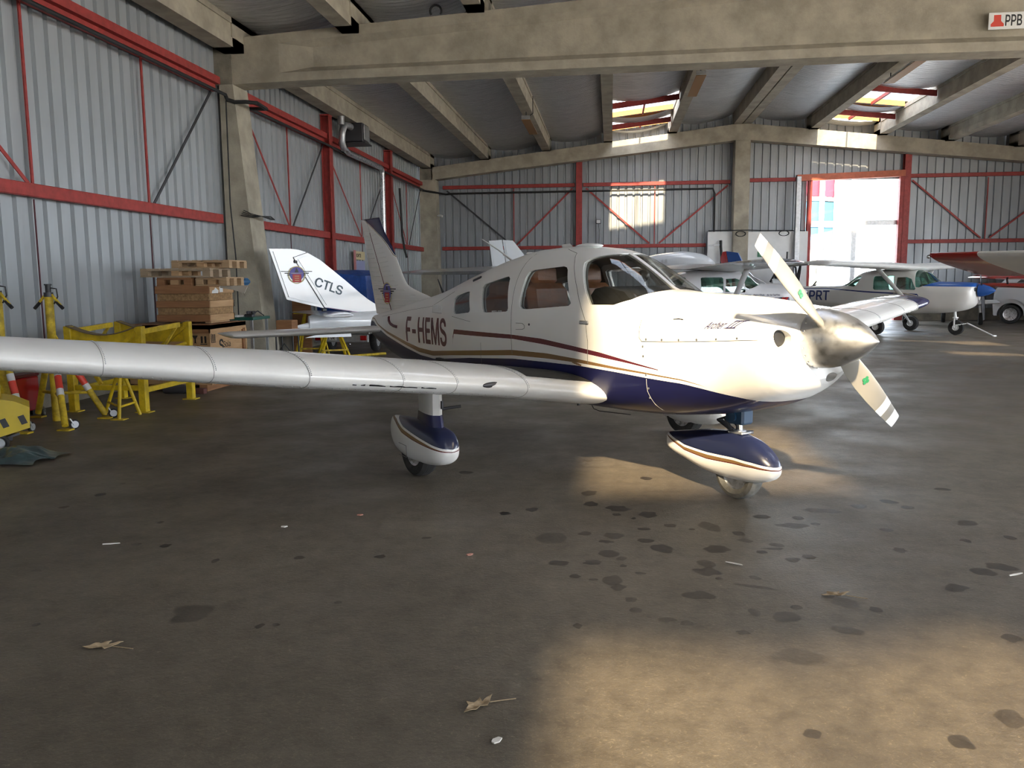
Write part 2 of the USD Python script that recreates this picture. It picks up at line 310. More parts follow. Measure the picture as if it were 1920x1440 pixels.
# ---- concrete frame: columns, beams
def tag_s(o, label, c): return tag(o, label, c, kind='structure')
COLY = 14.95
c1 = thing('concrete_column'); tag_s(c1, 'grey concrete column by the left wall beside the stacked crates', 'column')
obj('shaft', prism([(-7.1, 0), (-6.40, 0), (-6.84, 5.12), (-7.1, 5.12)], COLY, COLY + 0.62), concrete, c1, smooth=False)
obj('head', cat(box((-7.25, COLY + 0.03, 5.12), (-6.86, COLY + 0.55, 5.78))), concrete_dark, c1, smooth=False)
c2 = thing('concrete_column'); tag_s(c2, 'concrete column in the far left corner of the hangar', 'column')
obj('shaft', prism([(-7.1, 0), (-6.42, 0), (-6.50, 5.25), (-7.1, 5.25)], 31.0, 31.6), concrete, c2, smooth=False)
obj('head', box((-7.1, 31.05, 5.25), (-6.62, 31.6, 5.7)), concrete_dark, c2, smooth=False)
c3 = thing('concrete_column'); tag_s(c3, 'concrete column at the middle of the back wall under the ridge', 'column')
obj('shaft', box((4.34, 31.05, 0), (4.88, 31.6, 6.40), 0.02), concrete, c3, smooth=False)
def beam(yf, th, zt0, zt1, zb0, zb1, x0, x1, flange, web_in, name_label):
    """an I-shaped concrete beam along x, rising to the ridge"""
    o = thing('concrete_beam'); tag_s(o, name_label, 'beam')
    S = []
    for xx in (x0, x0 + 0.9, x0 + 1.5, RIDGE, x1 - 1.5, x1 - .9, x1):
        f = 1 - abs(xx - RIDGE) / (RIDGE - x0 if xx < RIDGE else x1 - RIDGE); f = max(0, f)
        zt, zb = zt0 + (zt1 - zt0) * f, zb0 + (zb1 - zb0) * min(1, f * 2.2)
        e = 0.0 if (xx < x0 + 1 or xx > x1 - 1) else web_in
        ft, fb = flange, flange * 0.9
        S.append(np.array([(xx, yf, zb), (xx, yf, zb + fb), (xx, yf + e, zb + fb + 0.10 * (e > 0)), (xx, yf + e, zt - ft - 0.10 * (e > 0)), (xx, yf, zt - ft), (xx, yf, zt),
                           (xx, yf + th, zt), (xx, yf + th, zt - ft), (xx, yf + th - e, zt - ft - 0.10 * (e > 0)), (xx, yf + th - e, zb + fb + 0.10 * (e > 0)), (xx, yf + th, zb + fb), (xx, yf + th, zb)]))
    obj('web_and_flanges', loft(S), concrete, o, smooth=False); return o
beam_near = beam(15.0, 0.50, 5.93, 6.62, 5.13, 5.225, -6.87, 16.0, 0.17, 0.12, 'large concrete beam crossing the hangar overhead, nearest the camera')
b2 = thing('concrete_beam'); tag_s(b2, 'concrete beam along the top of the back wall, peaked at the ridge', 'beam')
S = []
for xx in (-6.66, -4.6, RIDGE - 0.25, RIDGE + 0.25, 13.8, 16.0):
    zt = 6.97 - 0.1135 * max(0, abs(xx - RIDGE) - 0.1); zb = zt - 0.56 + (0.10 if abs(xx - RIDGE) > 9 else 0)
    S.append(np.array([(xx, 31.05, zb), (xx, 31.05, zt), (xx, 31.55, zt), (xx, 31.55, zb)]))
obj('web', loft(S), concrete, b2, smooth=False)

# ---- ceiling: purlins, silver insulation blankets, roof sheets
ceil = thing('ceiling', 'sloping hangar ceiling of silver foil insulation between concrete purlins', None, kind='structure')
BAYS = [(-18.0, -1.3), (-1.3, 15.25), (15.25, 31.75)]
PX = [-6.80, -4.62, -2.37, -0.14, 2.14, 4.59, 7.0, 9.3, 11.55, 13.8, 15.95]
for bi, (ya, yb) in enumerate(BAYS):
    for i, px in enumerate(PX):
        w = 0.62 if i == 5 else (0.36 if i in (0, 10) else 0.30); z0 = 6.97 - 0.1135 * abs(px - RIDGE) - (0.02 if i in (0, 10) else 0); h = 0.52
        y0, y1 = ya, yb
        if bi == 2: y1 = 31.45
        ms = [box((px - w / 2, y0, z0), (px + w / 2, y1, z0 + h), 0.0)]
        if i == 5:
            ms = [box((px - w / 2, y0, z0), (px - 0.02, y1, z0 + h)), box((px + 0.02, y0, z0), (px + w / 2, y1, z0 + h)), box((px - 0.03, y0, z0 + 0.12), (px + 0.03, y1, z0 + h))]
        else:      # a shallow recess down each side makes the I shape read
            ms = [box((px - w / 2, y0, z0), (px + w / 2, y1, z0 + 0.16)), box((px - w / 2 + 0.025, y0, z0 + 0.16), (px + w / 2 - 0.025, y1, z0 + 0.40)), box((px - w / 2, y0, z0 + 0.40), (px + w / 2, y1, z0 + h)), box((px - w / 2, y1 - 0.7, z0), (px + w / 2, y1, z0 + h)), box((px - w / 2, y0, z0), (px + w / 2, y0 + 0.7, z0 + h))]
        obj('purlin', cat(ms), concrete, ceil, smooth=False)
foil = usdkit.material(stage, '/World/Looks/silver_foil', {
    'tc': ('texture_coordinate', {}), 'mp': ('mapping', {'scale': (0.55, 5.5, 1.0)}), 'n': ('noise_texture', {'scale': 3.6, 'detail': 8.0, 'roughness': 0.66, 'distortion': 0.8}),
    'mp2': ('mapping', {'scale': (0.15, 1.0, 0.0)}), 'w': ('wave_texture', {'wave_type': 'bands', 'bands_direction': 'y', 'scale': 1.9, 'distortion': 1.4, 'detail': 2.0, 'detail_scale': 1.5}),
    'wp': ('math', {'math_type': 'power', 'value2': 5.0}), 's': ('math', {'math_type': 'multiply', 'value2': 0.55}), 'ad': ('math', {'math_type': 'add'}),
    'b': ('bump', {'strength': 1.0, 'distance': 0.055}),
    'r': ('rgb_ramp', {'ramp': [(0.3, (0.50, 0.51, 0.52)), (0.7, (0.82, 0.83, 0.84))]}),
    'p': ('principled_bsdf', {'metallic': 0.7, 'roughness': 0.42})},
    [('tc.object', 'mp.vector'), ('mp.vector', 'n.vector'), ('tc.object', 'mp2.vector'), ('mp2.vector', 'w.vector'), ('w.fac', 'wp.value1'), ('wp.value', 's.value1'), ('n.fac', 'ad.value1'), ('s.value', 'ad.value2'), ('ad.value', 'b.height'), ('b.normal', 'p.normal'), ('n.fac', 'r.fac'), ('r.color', 'p.base_color')], surface='p.BSDF')
roof_sheet = mat('roof_sheet', (0.35, 0.35, 0.34), 0.6)
# openings in the roof: (purlin gap, y from, y to); unseen ones sited to cast the sun patches
SLOTS = {(2, 3): [(26.2, 28.8), (29.8, 31.3)], (2, 6): [(25.8, 28.4), (29.3, 30.95)], (1, 3): [(6.6, 7.8), (9.4, 10.9)], (1, 6): [(6.6, 7.6), (9.3, 10.8)], (0, 3): [(-10.2, -7.0), (-4.7, -1.75)], (0, 6): [(-10.2, -7.0), (-4.7, -1.75)]}
def foil_strip(xa, xb, ya, yb):
    nx, ny = 14, max(6, int((yb - ya) / 0.16)); u = np.linspace(0, 1, nx); yy = np.linspace(ya, yb, ny)
    X, Y = np.meshgrid(xa + (xb - xa) * u, yy); U = (X - xa) / (xb - xa)
    z = roof_z(X) - 0.03 - 0.13 * (1 - (2 * U - 1) ** 2) * (0.75 + 0.5 * meshkit.noise(np.stack([X * 0.3, Y * 0.35, 0 * X + 3], -1)))
    z = z + 0.03 * (meshkit.fbm(np.stack([X * 1.1, Y * 6.0, 0 * X + 9], -1), 3) - 0.5) * (1 - (2 * U - 1) ** 4)
    V = np.stack([X, Y, z], -1).reshape(-1, 3); F = []
    k = np.arange(nx * ny).reshape(ny, nx)
    F = np.vstack([np.c_[k[:-1, :-1].ravel(), k[1:, 1:].ravel(), k[:-1, 1:].ravel()], np.c_[k[:-1, :-1].ravel(), k[1:, :-1].ravel(), k[1:, 1:].ravel()]])
    return trimesh.Trimesh(V, F, process=False)
rs = []
for bi, (ya, yb) in enumerate(BAYS):
    for gi in range(len(PX) - 1):
        a = PX[gi] + (0.31 if gi == 5 else 0.15); b = PX[gi + 1] - (0.31 if gi == 4 else 0.15)
        cuts = SLOTS.get((bi, gi), []); edges = [ya] + [e for c in cuts for e in c] + [yb]
        for k in range(0, len(edges), 2):
            y0, y1 = edges[k], edges[k + 1]
            if y1 - y0 > 0.05:
                obj('foil_blanket', foil_strip(a, b, y0, y1), foil, ceil, smooth=True)
                c0, c1_ = PX[gi], PX[gi + 1]
                rs.append(loft([np.array([(c0, yy, roof_z(c0) + 0.10), (c1_, yy, roof_z(c1_) + 0.10), (c1_, yy, roof_z(c1_) + 0.14), (c0, yy, roof_z(c0) + 0.14)]) for yy in (y0, y1)]))
rs.append(box((XL - 0.5, YF, 6.22), (-6.7, YB + .3, 6.40))); rs.append(box((15.9, YF, 6.15), (XR + .5, YB + .3, 6.4))); rs.append(box((XL - .3, YB + .12, 6.0), (XR + .3, YB + .2, 7.8)))  # unseen strips closing eaves and gable, added to block stray sun
obj('roof_sheet', cat(rs), roof_sheet, ceil, smooth=False)

# ---- skylights: timber curbs, red steel trimmers, clear corrugated sheet
wood_curb = mat('orange_timber', (0.55, 0.20, 0.05), 0.6, var=0.2, scale=5, stretch=(1, 1, 6))
poly = usdkit.material(stage, '/World/Looks/clear_corrugated', {'t': ('transparent_bsdf', {'color': (0.36, 0.36, 0.355)}), 'd': ('translucent_bsdf', {'color': (0.85, 0.87, 0.9)}), 'm': ('mix_closure', {'fac': 0.14})}, [('t.BSDF', 'm.closure1'), ('d.BSDF', 'm.closure2')], surface='m.closure')
def corrugated(xa, xb, ya, yb, amp=0.02, per=0.15):
    ny = int((yb - ya) / per * 6) + 1; yy = np.linspace(ya, yb, ny); V = []
    for xx in (xa, xb): V.append(np.c_[np.full(ny, xx), yy, roof_z(xx) + 0.125 + amp * np.sin(2 * PI * (yy - ya) / per)])
    V = np.vstack(V); i = np.arange(ny - 1); return trimesh.Trimesh(V, np.vstack([np.c_[i, i + 1, i + 1 + ny], np.c_[i, i + 1 + ny, i + ny]]), process=False)
SK_LABEL = {(2, 3): 'skylight in the ceiling left of the ridge near the back wall', (2, 6): 'skylight in the ceiling right of the ridge near the back wall', (1, 3): 'unseen skylight above the middle of the hangar, left of the ridge, lighting the floor behind the big aeroplane', (1, 6): 'unseen skylight above the middle of the hangar, right of the ridge, placed to light the far right floor', (0, 3): 'unseen skylight behind the viewer, left of the ridge, placed to light the aeroplane nose and near floor', (0, 6): 'unseen skylight behind the viewer, right of the ridge, lighting floor out of view'}
for wn, (key, cuts) in enumerate(SLOTS.items()):
    gi = key[1]; a = PX[gi] + 0.15; b = PX[gi + 1] - 0.15
    t = thing(f'window_{wn + 1}', SK_LABEL[key], None, kind='structure')
    for y0, y1 in cuts:
        obj('clear_sheet', corrugated(a - 0.1, b + 0.1, y0 - 0.05, y1 + 0.05), poly, t, smooth=True)
        def xbar(yy, z0, z1, th): return loft([np.array([(xx, yy, roof_z(xx) + z0), (xx, yy, roof_z(xx) + z1), (xx, yy + th, roof_z(xx) + z1), (xx, yy + th, roof_z(xx) + z0)]) for xx in (a, b)])
        obj('timber_curb', xbar(y1 - 0.03, -0.06, 0.10, 0.03), wood_curb, t, smooth=False)
        obj('timber_curb', xbar(y0, 0.0, 0.10, 0.03), wood_curb, t, smooth=False)
        obj('steel_trimmer', cat(xbar(y0 - 0.10, -0.30, -0.14, 0.06)), red_steel, t, smooth=False)
        xm = (a + b) / 2
        obj('steel_bar', bar((xm, y0, roof_z(xm) - 0.06), (xm, y1, roof_z(xm) - 0.06), 0.05, 0.10), red_steel, t, smooth=False)

# ---- outside: apron, bank and a red-topped glazed tower beyond the doorway
apron = mat('apron_concrete', (0.42, 0.40, 0.36), 0.85, var=0.1, scale=0.6)
obj('ground', cat(box((-60, -80, -0.5), (140, YF - 0.1, -0.03)), box((XR + 0.2, YF - 0.1, -0.5), (140, 140, -0.03)), box((-60, YB + 0.3, -0.5), (XR + 0.2, 140, -0.03))), apron, None, kind='structure', label='pale sunlit concrete apron outside the hangar')
# ================================================================== THE LOW-WING AEROPLANE IN THE MIDDLE (own frame: x forward, y left, z up; ground point under the main wheels)
AX, AY, ATH = -0.388, 7.52, -0.8535
_st = np.array([   # x, shoulder top z, ridge height, bottom z, half width, z of widest, lower exponent, upper exponent
    (2.615, 1.245, 0.135, 0.920, 0.375, 1.105, 2.4, 2.7),
    (2.58, 1.268, 0.130, 0.865, 0.418, 1.105, 2.5, 2.9),
    (2.48, 1.292, 0.123, 0.785, 0.460, 1.105, 2.6, 3.1),
    (2.30, 1.325, 0.113, 0.705, 0.488, 1.110, 2.8, 3.1),
    (2.00, 1.376, 0.084, 0.630, 0.525, 1.115, 3.2, 2.9),
    (1.68, 1.435, 0.036, 0.585, 0.547, 1.120, 3.7, 2.6),
    (1.50, 1.462, 0.020, 0.568, 0.553, 1.120, 3.9, 2.6),
    (1.36, 1.490, 0.006, 0.560, 0.557, 1.120, 4.0, 2.6),
    (1.25, 1.555, 0.000, 0.556, 0.560, 1.120, 4.2, 2.6),
    (1.05, 1.672, 0.000, 0.552, 0.564, 1.120, 4.4, 2.6),
    (0.80, 1.790, 0.000, 0.548, 0.566, 1.120, 4.6, 2.6),
    (0.55, 1.838, 0.000, 0.546, 0.567, 1.120, 4.8, 2.6),
    (0.20, 1.858, 0.000, 0.546, 0.567, 1.120, 4.8, 2.6),
    (-0.15, 1.846, 0.000, 0.552, 0.563, 1.120, 4.6, 2.6),
    (-0.52, 1.790, 0.000, 0.553, 0.553, 1.110, 4.4, 2.6),
    (-1.15, 1.655, 0.000, 0.555, 0.505, 1.080, 4.0, 2.5),
    (-2.00, 1.460, 0.000, 0.560, 0.375, 1.030, 3.2, 2.3),
    (-2.80, 1.330, 0.000, 0.585, 0.265, 0.990, 2.6, 2.1),
    (-3.50, 1.215, 0.000, 0.695, 0.165, 0.975, 2.2, 2.0),
    (-4.02, 1.130, 0.000, 0.850, 0.075, 0.985, 2.1, 2.0)])[::-1]
_fi = [PchipInterpolator(_st[:, 0], _st[:, k]) for k in range(1, 8)]
_fn = 112
_fa = np.linspace(-PI / 2, 1.5 * PI, _fn, endpoint=False)
def fus_section(x, off=0.0):
    zs, rh, zb, w, zc, nl, nu = (float(f(x)) for f in _fi)
    w -= off; zs -= off; zb += off
    c, s = np.cos(_fa), np.sin(_fa)
    n = np.where(s < 0, nl, nu)
    y = w * np.sign(c) * np.abs(c) ** (2 / n); h = np.abs(s) ** (2 / n)
    z = np.where(s < 0, zc - (zc - zb) * h, zc + (zs - zc) * h)
    z = z + np.where(s > 0, rh * np.exp(-(y / 0.135) ** 4) * h, 0)
    return np.c_[np.full(_fn, x), -y, z]
def fus_loft(x0, x1, off=0.0, n=150):
    xs = np.linspace(x0, x1, n)
    if x1 > 2.4: xs = np.unique(np.r_[xs, 2.615 - 0.22 * np.linspace(0, 1, 14) ** 2]); xs = xs[xs <= x1]
    return loft([fus_section(x, off) for x in xs])
def fus_y(x, z, side=-1):
    """y of the fuselage skin at (x, z)"""
    x = np.atleast_1d(np.asarray(x, float)); z = np.atleast_1d(np.asarray(z, float))
    zs, rh, zb, w, zc, nl, nu = (f(x) for f in _fi)
    n = np.where(z < zc, nl, nu); t = np.where(z < zc, (zc - z) / (zc - zb), (z - zc) / (zs - zc))
    return side * w * np.clip(1 - np.clip(t, 0, 1) ** n, 0, 1) ** (1 / n)
def table_ramp(x0, x1, *cols):
    """columns given as {x: z} tables -> rgb_ramp stops over x0..x1"""
    xs = np.linspace(x0, x1, 120); out = []
    vals = [np.interp(xs, sorted(c), [c[k] for k in sorted(c)]) for c in cols]
    while len(vals) < 3: vals.append(np.zeros(120))
    return {'ramp': [((x - x0) / (x1 - x0), (a, b, c)) for x, a, b, c in zip(xs, *vals)]}
GOLD_T = {-3.9: 1.10, -3.68: 1.035, -3.29: .963, -2.64: .881, -2.2: .838, -1.79: .834, -1.23: .879, -.06: .968, .447: .973, .876: .955, 1.263: .93, 1.6: .913, 1.93: .893, 2.1: .863, 2.2: .80}
GOLD_B = {-3.9: 1.09, -3.68: 1.02, -3.29: .935, -2.66: .843, -2.23: .789, -1.8: .782, -1.24: .833, -.064: .921, .446: .931, .875: .927, 1.263: .912, 1.603: .902, 1.93: .886, 2.095: .862, 2.2: .81}
NAVY_T = {-3.9: 1.06, -3.68: .99, -3.3: .905, -2.66: .81, -2.2: .757, -1.8: .75, -1.24: .80, -.84: .838, -.05: .892, .445: .900, .875: .904, 1.262: .892, 1.6: .875, 1.926: .863, 2.09: .841, 2.32: .80, 2.45: .765, 2.62: .76}
MAR_T = {-4: .5, -1.209: .5, -1.208: 1.095, -.06: 1.101, .374: 1.09, .797: 1.054, 1.116: 1.025, 1.406: .986, 1.78: .936, 1.79: .5}
MAR_B = {-4: .6, -1.209: .6, -1.208: 1.049, -.044: 1.065, .388: 1.046, .797: 1.018, 1.128: .99, 1.417: .968, 1.78: .934, 1.79: .6}
C_WHITE, C_NAVY, C_GOLD, C_MAR = (0.78, 0.77, 0.74), (0.010, 0.011, 0.050), (0.20, 0.115, 0.045), (0.085, 0.008, 0.014)
def mat_stripes(name, x0, x1, tabs_a, tabs_b, rough=0.3, base=C_WHITE, low=C_NAVY, mid=C_GOLD, hi=C_MAR):
    """base paint; below tabs_a[0]: low; between tabs_a[1] and [2]: mid; between tabs_b[0] and [1]: hi; all as z over x in object space"""
    N = {'tc': ('texture_coordinate', {}), 's': ('separate_xyz', {}), 'u': ('map_range', {'from_min': x0, 'from_max': x1, 'clamp': True}),
         'ra': ('rgb_ramp', table_ramp(x0, x1, *tabs_a)), 'rb': ('rgb_ramp', table_ramp(x0, x1, *tabs_b)), 'sa': ('separate_color', {}), 'sb': ('separate_color', {}),
         'lt': ('math', {'math_type': 'less_than'}), 'g1': ('math', {'math_type': 'greater_than'}), 'g2': ('math', {'math_type': 'less_than'}), 'gg': ('math', {'math_type': 'multiply'}),
         'h1': ('math', {'math_type': 'greater_than'}), 'h2': ('math', {'math_type': 'less_than'}), 'hh': ('math', {'math_type': 'multiply'}),
         'n': ('noise_texture', {'scale': 2.5, 'detail': 6.0}), 'nr': ('rgb_ramp', {'ramp': [(0.3, tuple(c * 0.93 for c in base)), (0.7, base)]}),
         'm1': ('mix_color', {'b': low}), 'm2': ('mix_color', {'b': mid}), 'm3': ('mix_color', {'b': hi}),
         'p': ('principled_bsdf', {'roughness': rough, 'coat_weight': 0.35, 'coat_roughness': 0.08})}
    L = [('tc.object', 's.vector'), ('s.x', 'u.value'), ('u.result', 'ra.fac'), ('u.result', 'rb.fac'), ('ra.color', 'sa.color'), ('rb.color', 'sb.color'),
         ('s.z', 'lt.value1'), ('sa.r', 'lt.value2'), ('s.z', 'g1.value1'), ('sa.g', 'g1.value2'), ('s.z', 'g2.value1'), ('sa.b', 'g2.value2'), ('g1.value', 'gg.value1'), ('g2.value', 'gg.value2'),
         ('s.z', 'h1.value1'), ('sb.r', 'h1.value2'), ('s.z', 'h2.value1'), ('sb.g', 'h2.value2'), ('h1.value', 'hh.value1'), ('h2.value', 'hh.value2'),
         ('tc.object', 'n.vector'), ('n.fac', 'nr.fac'), ('nr.color', 'm1.a'), ('lt.value', 'm1.fac'), ('m1.result', 'm2.a'), ('gg.value', 'm2.fac'), ('m2.result', 'm3.a'), ('hh.value', 'm3.fac'), ('m3.result', 'p.base_color')]
    return usdkit.material(stage, '/World/Looks/' + name, N, L, surface='p.BSDF')
hull_paint = mat_stripes('hull_paint_striped', -4.1, 2.7, (NAVY_T, GOLD_B, GOLD_T), (MAR_B, MAR_T))
plane_white = mat('aircraft_white', C_WHITE, 0.3, var=0.04, scale=2.5, coat=0.35, detail=6)
maroon = mat('maroon_paint', C_MAR, 0.35)
gold = mat('gold_paint', C_GOLD, 0.4)
seam_grey = mat('seam_grey', (0.16, 0.16, 0.15), 0.6)
tinted = mat_glass('cabin_glass', (0.86, 0.87, 0.86), 0.0, -0.02)
lining_m = mat('cabin_lining', (0.10, 0.095, 0.085), 0.8)
leather = mat('tan_leather', (0.17, 0.062, 0.024), 0.45, var=0.25, scale=7, bump=0.002, bscale=60)
trim_grey = mat('grey_trim', (0.30, 0.30, 0.29), 0.6)
blackish = mat('black_vinyl', (0.025, 0.024, 0.023), 0.6)
blade_paint = None

WIN = [[(.045, 1.60), (.06, 1.64), (.10, 1.655), (.50, 1.682), (.545, 1.672), (.575, 1.65), (.672, 1.508), (.734, 1.404), (.738, 1.385), (.715, 1.368), (.135, 1.326), (.07, 1.33), (.04, 1.35), (.037, 1.414)],
       [(-.66, 1.50), (-.635, 1.535), (-.28, 1.60), (-.235, 1.605), (-.20, 1.585), (-.135, 1.33), (-.143, 1.305), (-.17, 1.298), (-.524, 1.279), (-.565, 1.285), (-.585, 1.317)],
       [(-1.252, 1.385), (-1.225, 1.41), (-1.19, 1.424), (-.96, 1.466), (-.92, 1.465), (-.90, 1.44), (-.825, 1.30), (-.828, 1.28), (-.852, 1.269), (-1.14, 1.244), (-1.175, 1.25), (-1.205, 1.274)]]
SHIELD = [(.964, 1.383), (1.2, 1.384), (1.31, 1.425), (1.352, 1.470), (1.372, 1.498), (1.6, 1.52), (1.6, 2.0), (.83, 2.0), (.83, 1.775), (.765, 1.759), (.715, 1.732), (.702, 1.71), (.715, 1.690), (.872, 1.488)]
plane = thing('low_wing_aeroplane', 'white low-wing propeller aeroplane with navy belly and maroon and gold stripes, nearest the camera', 'aeroplane', (AX, AY, 0), ATH)

outer = to_m3(fus_loft(-4.02, 2.615))
cav = to_m3(fus_loft(-1.72, 1.46, 0.02, 60))
shell = outer - cav
cut = m3.Manifold()
for w in WIN: cut = cut + to_m3(prism(w, -1, 1))
cutw = to_m3(prism(SHIELD, -1, -0.020)) + to_m3(prism(SHIELD, 0.020, 1))
inl = m3.Manifold()
for s in (-1, 1): inl = inl + to_m3(cyl((2.50, s * 0.285, 1.195), (2.72, s * 0.40, 1.20), 0.052, 0.074, n=28))
chin = to_m3(moved(cyl((0, 0, 0), (0.2, 0, 0), 0.05, n=24), s=[1, 1.25, 0.62], loc=(2.50, 0.16, 0.925)))
body = shell - cut - cutw - inl - chin
obj('fuselage', from_m3(body), hull_paint, plane, smooth=32)
glass = to_m3(fus_loft(-1.7, 1.44, 0.005, 60)) - to_m3(fus_loft(-1.7, 1.44, 0.009, 60))
for k, w in enumerate(WIN):
    for s in (-1, 1): obj('side_window', from_m3(glass ^ to_m3(prism(w, s * 0.05, s * 1.0))), tinted, plane, smooth=40)
for s in (-1, 1): obj('windshield', from_m3(glass ^ to_m3(prism(SHIELD, s * 0.018, s * 1.0))), tinted, plane, smooth=40)
lin = to_m3(fus_loft(-1.70, 0.95, 0.024, 60)) - to_m3(fus_loft(-1.68, 1.2, 0.038, 60))
obj('cabin_lining', from_m3(lin - cut - cutw), lining_m, plane, smooth=32)
for s in (-1, 1): obj('air_inlet', cyl((2.502, s * 0.286, 1.195), (2.525, s * 0.298, 1.196), 0.052, n=28), black, plane)  # black disc painted in for the dark inside of each inlet
obj('intake', moved(cyl((0, 0, 0), (0.02, 0, 0), 0.05, n=24), s=[1, 1.25, 0.62], loc=(2.515, 0.16, 0.925)), black, plane)  # black plug stands for the shade inside the intake
# cabin interior
obj('cabin_floor', box((-1.6, -0.47, 0.70), (1.3, 0.47, 0.78)), blackish, plane)
pan = prism([(0.98, 0.80), (1.30, 0.80), (1.30, 1.40), (1.20, 1.48), (0.98, 1.52), (0.86, 1.50), (0.80, 1.44), (0.86, 1.36), (0.96, 1.34)], -0.40, 0.40)
obj('instrument_panel', pan, blackish, plane, smooth=40)
obj('compass', moved(trimesh.creation.icosphere(2, 0.05), loc=(0.98, 0.0, 1.60)), black, plane, smooth=True); 
def seat(x, y, dz=0.0):
    sp = UsdGeom.Xform.Define(stage, numbered(str(plane.GetPath()) + '/seat'))
    cush = box((x - .05, y - .22, .86), (x + .48, y + .22, 1.02), .05); back = moved(box((-.06, -.22, 0), (.08, .22, .60), .06), loc=(x, y, .95 + dz), ry=-0.18)
    obj('cushion', cush, leather, sp, smooth=40); obj('backrest', back, leather, sp, smooth=40)
    obj('headrest', moved(box((-.05, -.14, 0), (.05, .14, .19), .045), loc=(x - .12, y, 1.52 + dz * 1.5), ry=-0.12), leather, sp, smooth=40)
    for k in (-.06, .06): obj('headrest_post', cyl((x - .10, y + k, 1.45 + dz), (x - .12, y + k, 1.55 + dz * 1.5), .008), chrome, sp)
for x, y, dz in ((0.12, -0.26, 0), (0.12, 0.26, 0), (-0.60, -0.22, -.10), (-0.60, 0.22, -.10)): seat(x, y, dz)
for s in (-1, 1):      # pale inner frames of the far windows and the front posts
    for w in WIN[:2]:
        P_ = sg.Polygon(w); ring = P_.buffer(0.045).difference(P_.buffer(0.004))
        fr = (to_m3(fus_loft(-1.7, 1.2, 0.039, 60)) - to_m3(fus_loft(-1.7, 1.2, 0.050, 60))) ^ to_m3(prism(ring, s * 0.1, s * 1.0))
        obj('window_trim', from_m3(fr), trim_grey, plane, smooth=40)
    obj('control_yoke', cat(cyl((0.92, s * .26, 1.20), (0.66, s * .26, 1.20), .014), tube([(0.66, s * .26 - .14, 1.27), (0.65, s * .26 - .13, 1.18), (0.65, s * .26, 1.17), (0.65, s * .26 + .13, 1.18), (0.66, s * .26 + .14, 1.27)], .016)), blackish, plane)

# skin lines: seams, screws, handle
def skin(pts, off=0.0005, side=-1):
    p = np.array(pts, float); return np.c_[p[:, 0], fus_y(p[:, 0], p[:, 1], side) + side * off, p[:, 1]]
def dense(pts, step=0.04):
    p = np.array(pts, float); out = [p[0]]
    for a, b in zip(p[:-1], p[1:]):
        n = max(1, int(np.linalg.norm(b - a) / step)); out += [a + (b - a) * k / n for k in range(1, n + 1)]
    return out
for side in (-1, 1):
    obj('cowl_seam', cat(tube(skin(dense([(1.519, 1.284), (1.53, 1.16), (1.556, 1.135), (1.8, 1.145), (2.15, 1.167), (2.40, 1.185), (2.49, 1.19)]), side=side), .0022, 6)), seam_grey, plane)
    obj('cowl_screws', cat([moved(cyl((0, 0, 0), (0, side * .003, 0), .008, n=10), loc=skin([(x, z)], 0.0, side)[0]) for x, z in ((1.60, 1.152), (1.75, 1.156), (1.90, 1.163), (2.05, 1.172), (2.2, 1.183), (2.35, 1.195), (1.57, 1.10), (1.575, 1.03), (1.60, .90), (1.61, .80), (1.60, .73))]), galv, plane, kind='stuff')
    obj('lower_cowl_seam', tube(skin(dense([(1.60, .87), (1.595, .78), (1.62, .68), (1.66, .60)]), side=side), .003, 6), trim_grey, plane)
obj('door_seam', cat(tube(skin(dense([(.30, 1.83), (.50, 1.79), (.586, 1.72), (.68, 1.62), (.773, 1.508), (.94, 1.256), (.972, 1.10), (.972, .93)])), .0022, 6), tube(skin(dense([(-.075, 1.80), (-.075, 1.5), (-.075, 1.1), (-.06, .93)])), .0018, 6)), seam_grey, plane)
obj('door_handle', cat(tube(skin([(.0, 1.205), (.10, 1.205), (.13, 1.19), (.13, 1.165), (.10, 1.155), (.0, 1.15)], .001), .003, 6)), trim_grey, plane)
obj('door_lock', cyl(skin([(.20, 1.20)])[0], skin([(.20, 1.20)])[0] + [0, -.004, 0], .010, n=12), steel_dark, plane)
obj('door_latch', cat(moved(box((-.06, -.012, -.014), (.05, .004, .014), .01), loc=skin([(.93, 1.245)])[0])), galv, plane)
obj('skin_seam', cat(tube(skin(dense([(-1.22, 1.22), (-.80, 1.185)])), .002, 6), tube(skin(dense([(-.60, 1.0), (-.60, .6)])), .0015, 6), tube(skin(dense([(-1.9, 1.30), (-1.35, 1.46)])), .0015, 6), tube(skin(dense([(-3.6, 1.13), (-2.6, 1.24), (-1.9, 1.30)])), .0015, 6)), seam_grey, plane)
obj('fresh_air_grille', cat([tube(skin([(-1.80 + .035 * k, 1.240), (-1.84 + .035 * k, 1.310)], .002), .010, 6) for k in range(9)]), offwhite, plane)
# registration, type name and placards, printed on the skin
def skin_text(s, h, x0, z0, width, slope=0.0, slant=0.0, bold=True, side=-1, zfun=None):
    m = text(s, h, bold, 0.001, 1.0, slant); vv, ff = trimesh.remesh.subdivide_to_size(m.vertices, m.faces, max(h * .22, .02), 20); m = trimesh.Trimesh(vv, ff, process=False); v = np.array(m.vertices); v[:, 0] -= v[:, 0].min(); k = width / v[:, 0].max()
    X = x0 + v[:, 0] * k if side < 0 else x0 - v[:, 0] * k; Z = z0 + v[:, 1] + slope * v[:, 0] * k
    Y = fus_y(X, Z, side) + side * (0.0006 + v[:, 2]); m2 = trimesh.Trimesh(np.c_[X, Y, Z], m.faces, process=False)
    return m2
obj('registration', skin_text('F-HEMS', .265, -2.62, .893, 1.27, .022, -.12, True), maroon, plane, smooth=False, label='maroon registration letters')
obj('registration', skin_text('F-HEMS', .265, -1.35, .905, 1.25, 0, 0, True, side=1), maroon, plane, smooth=False)
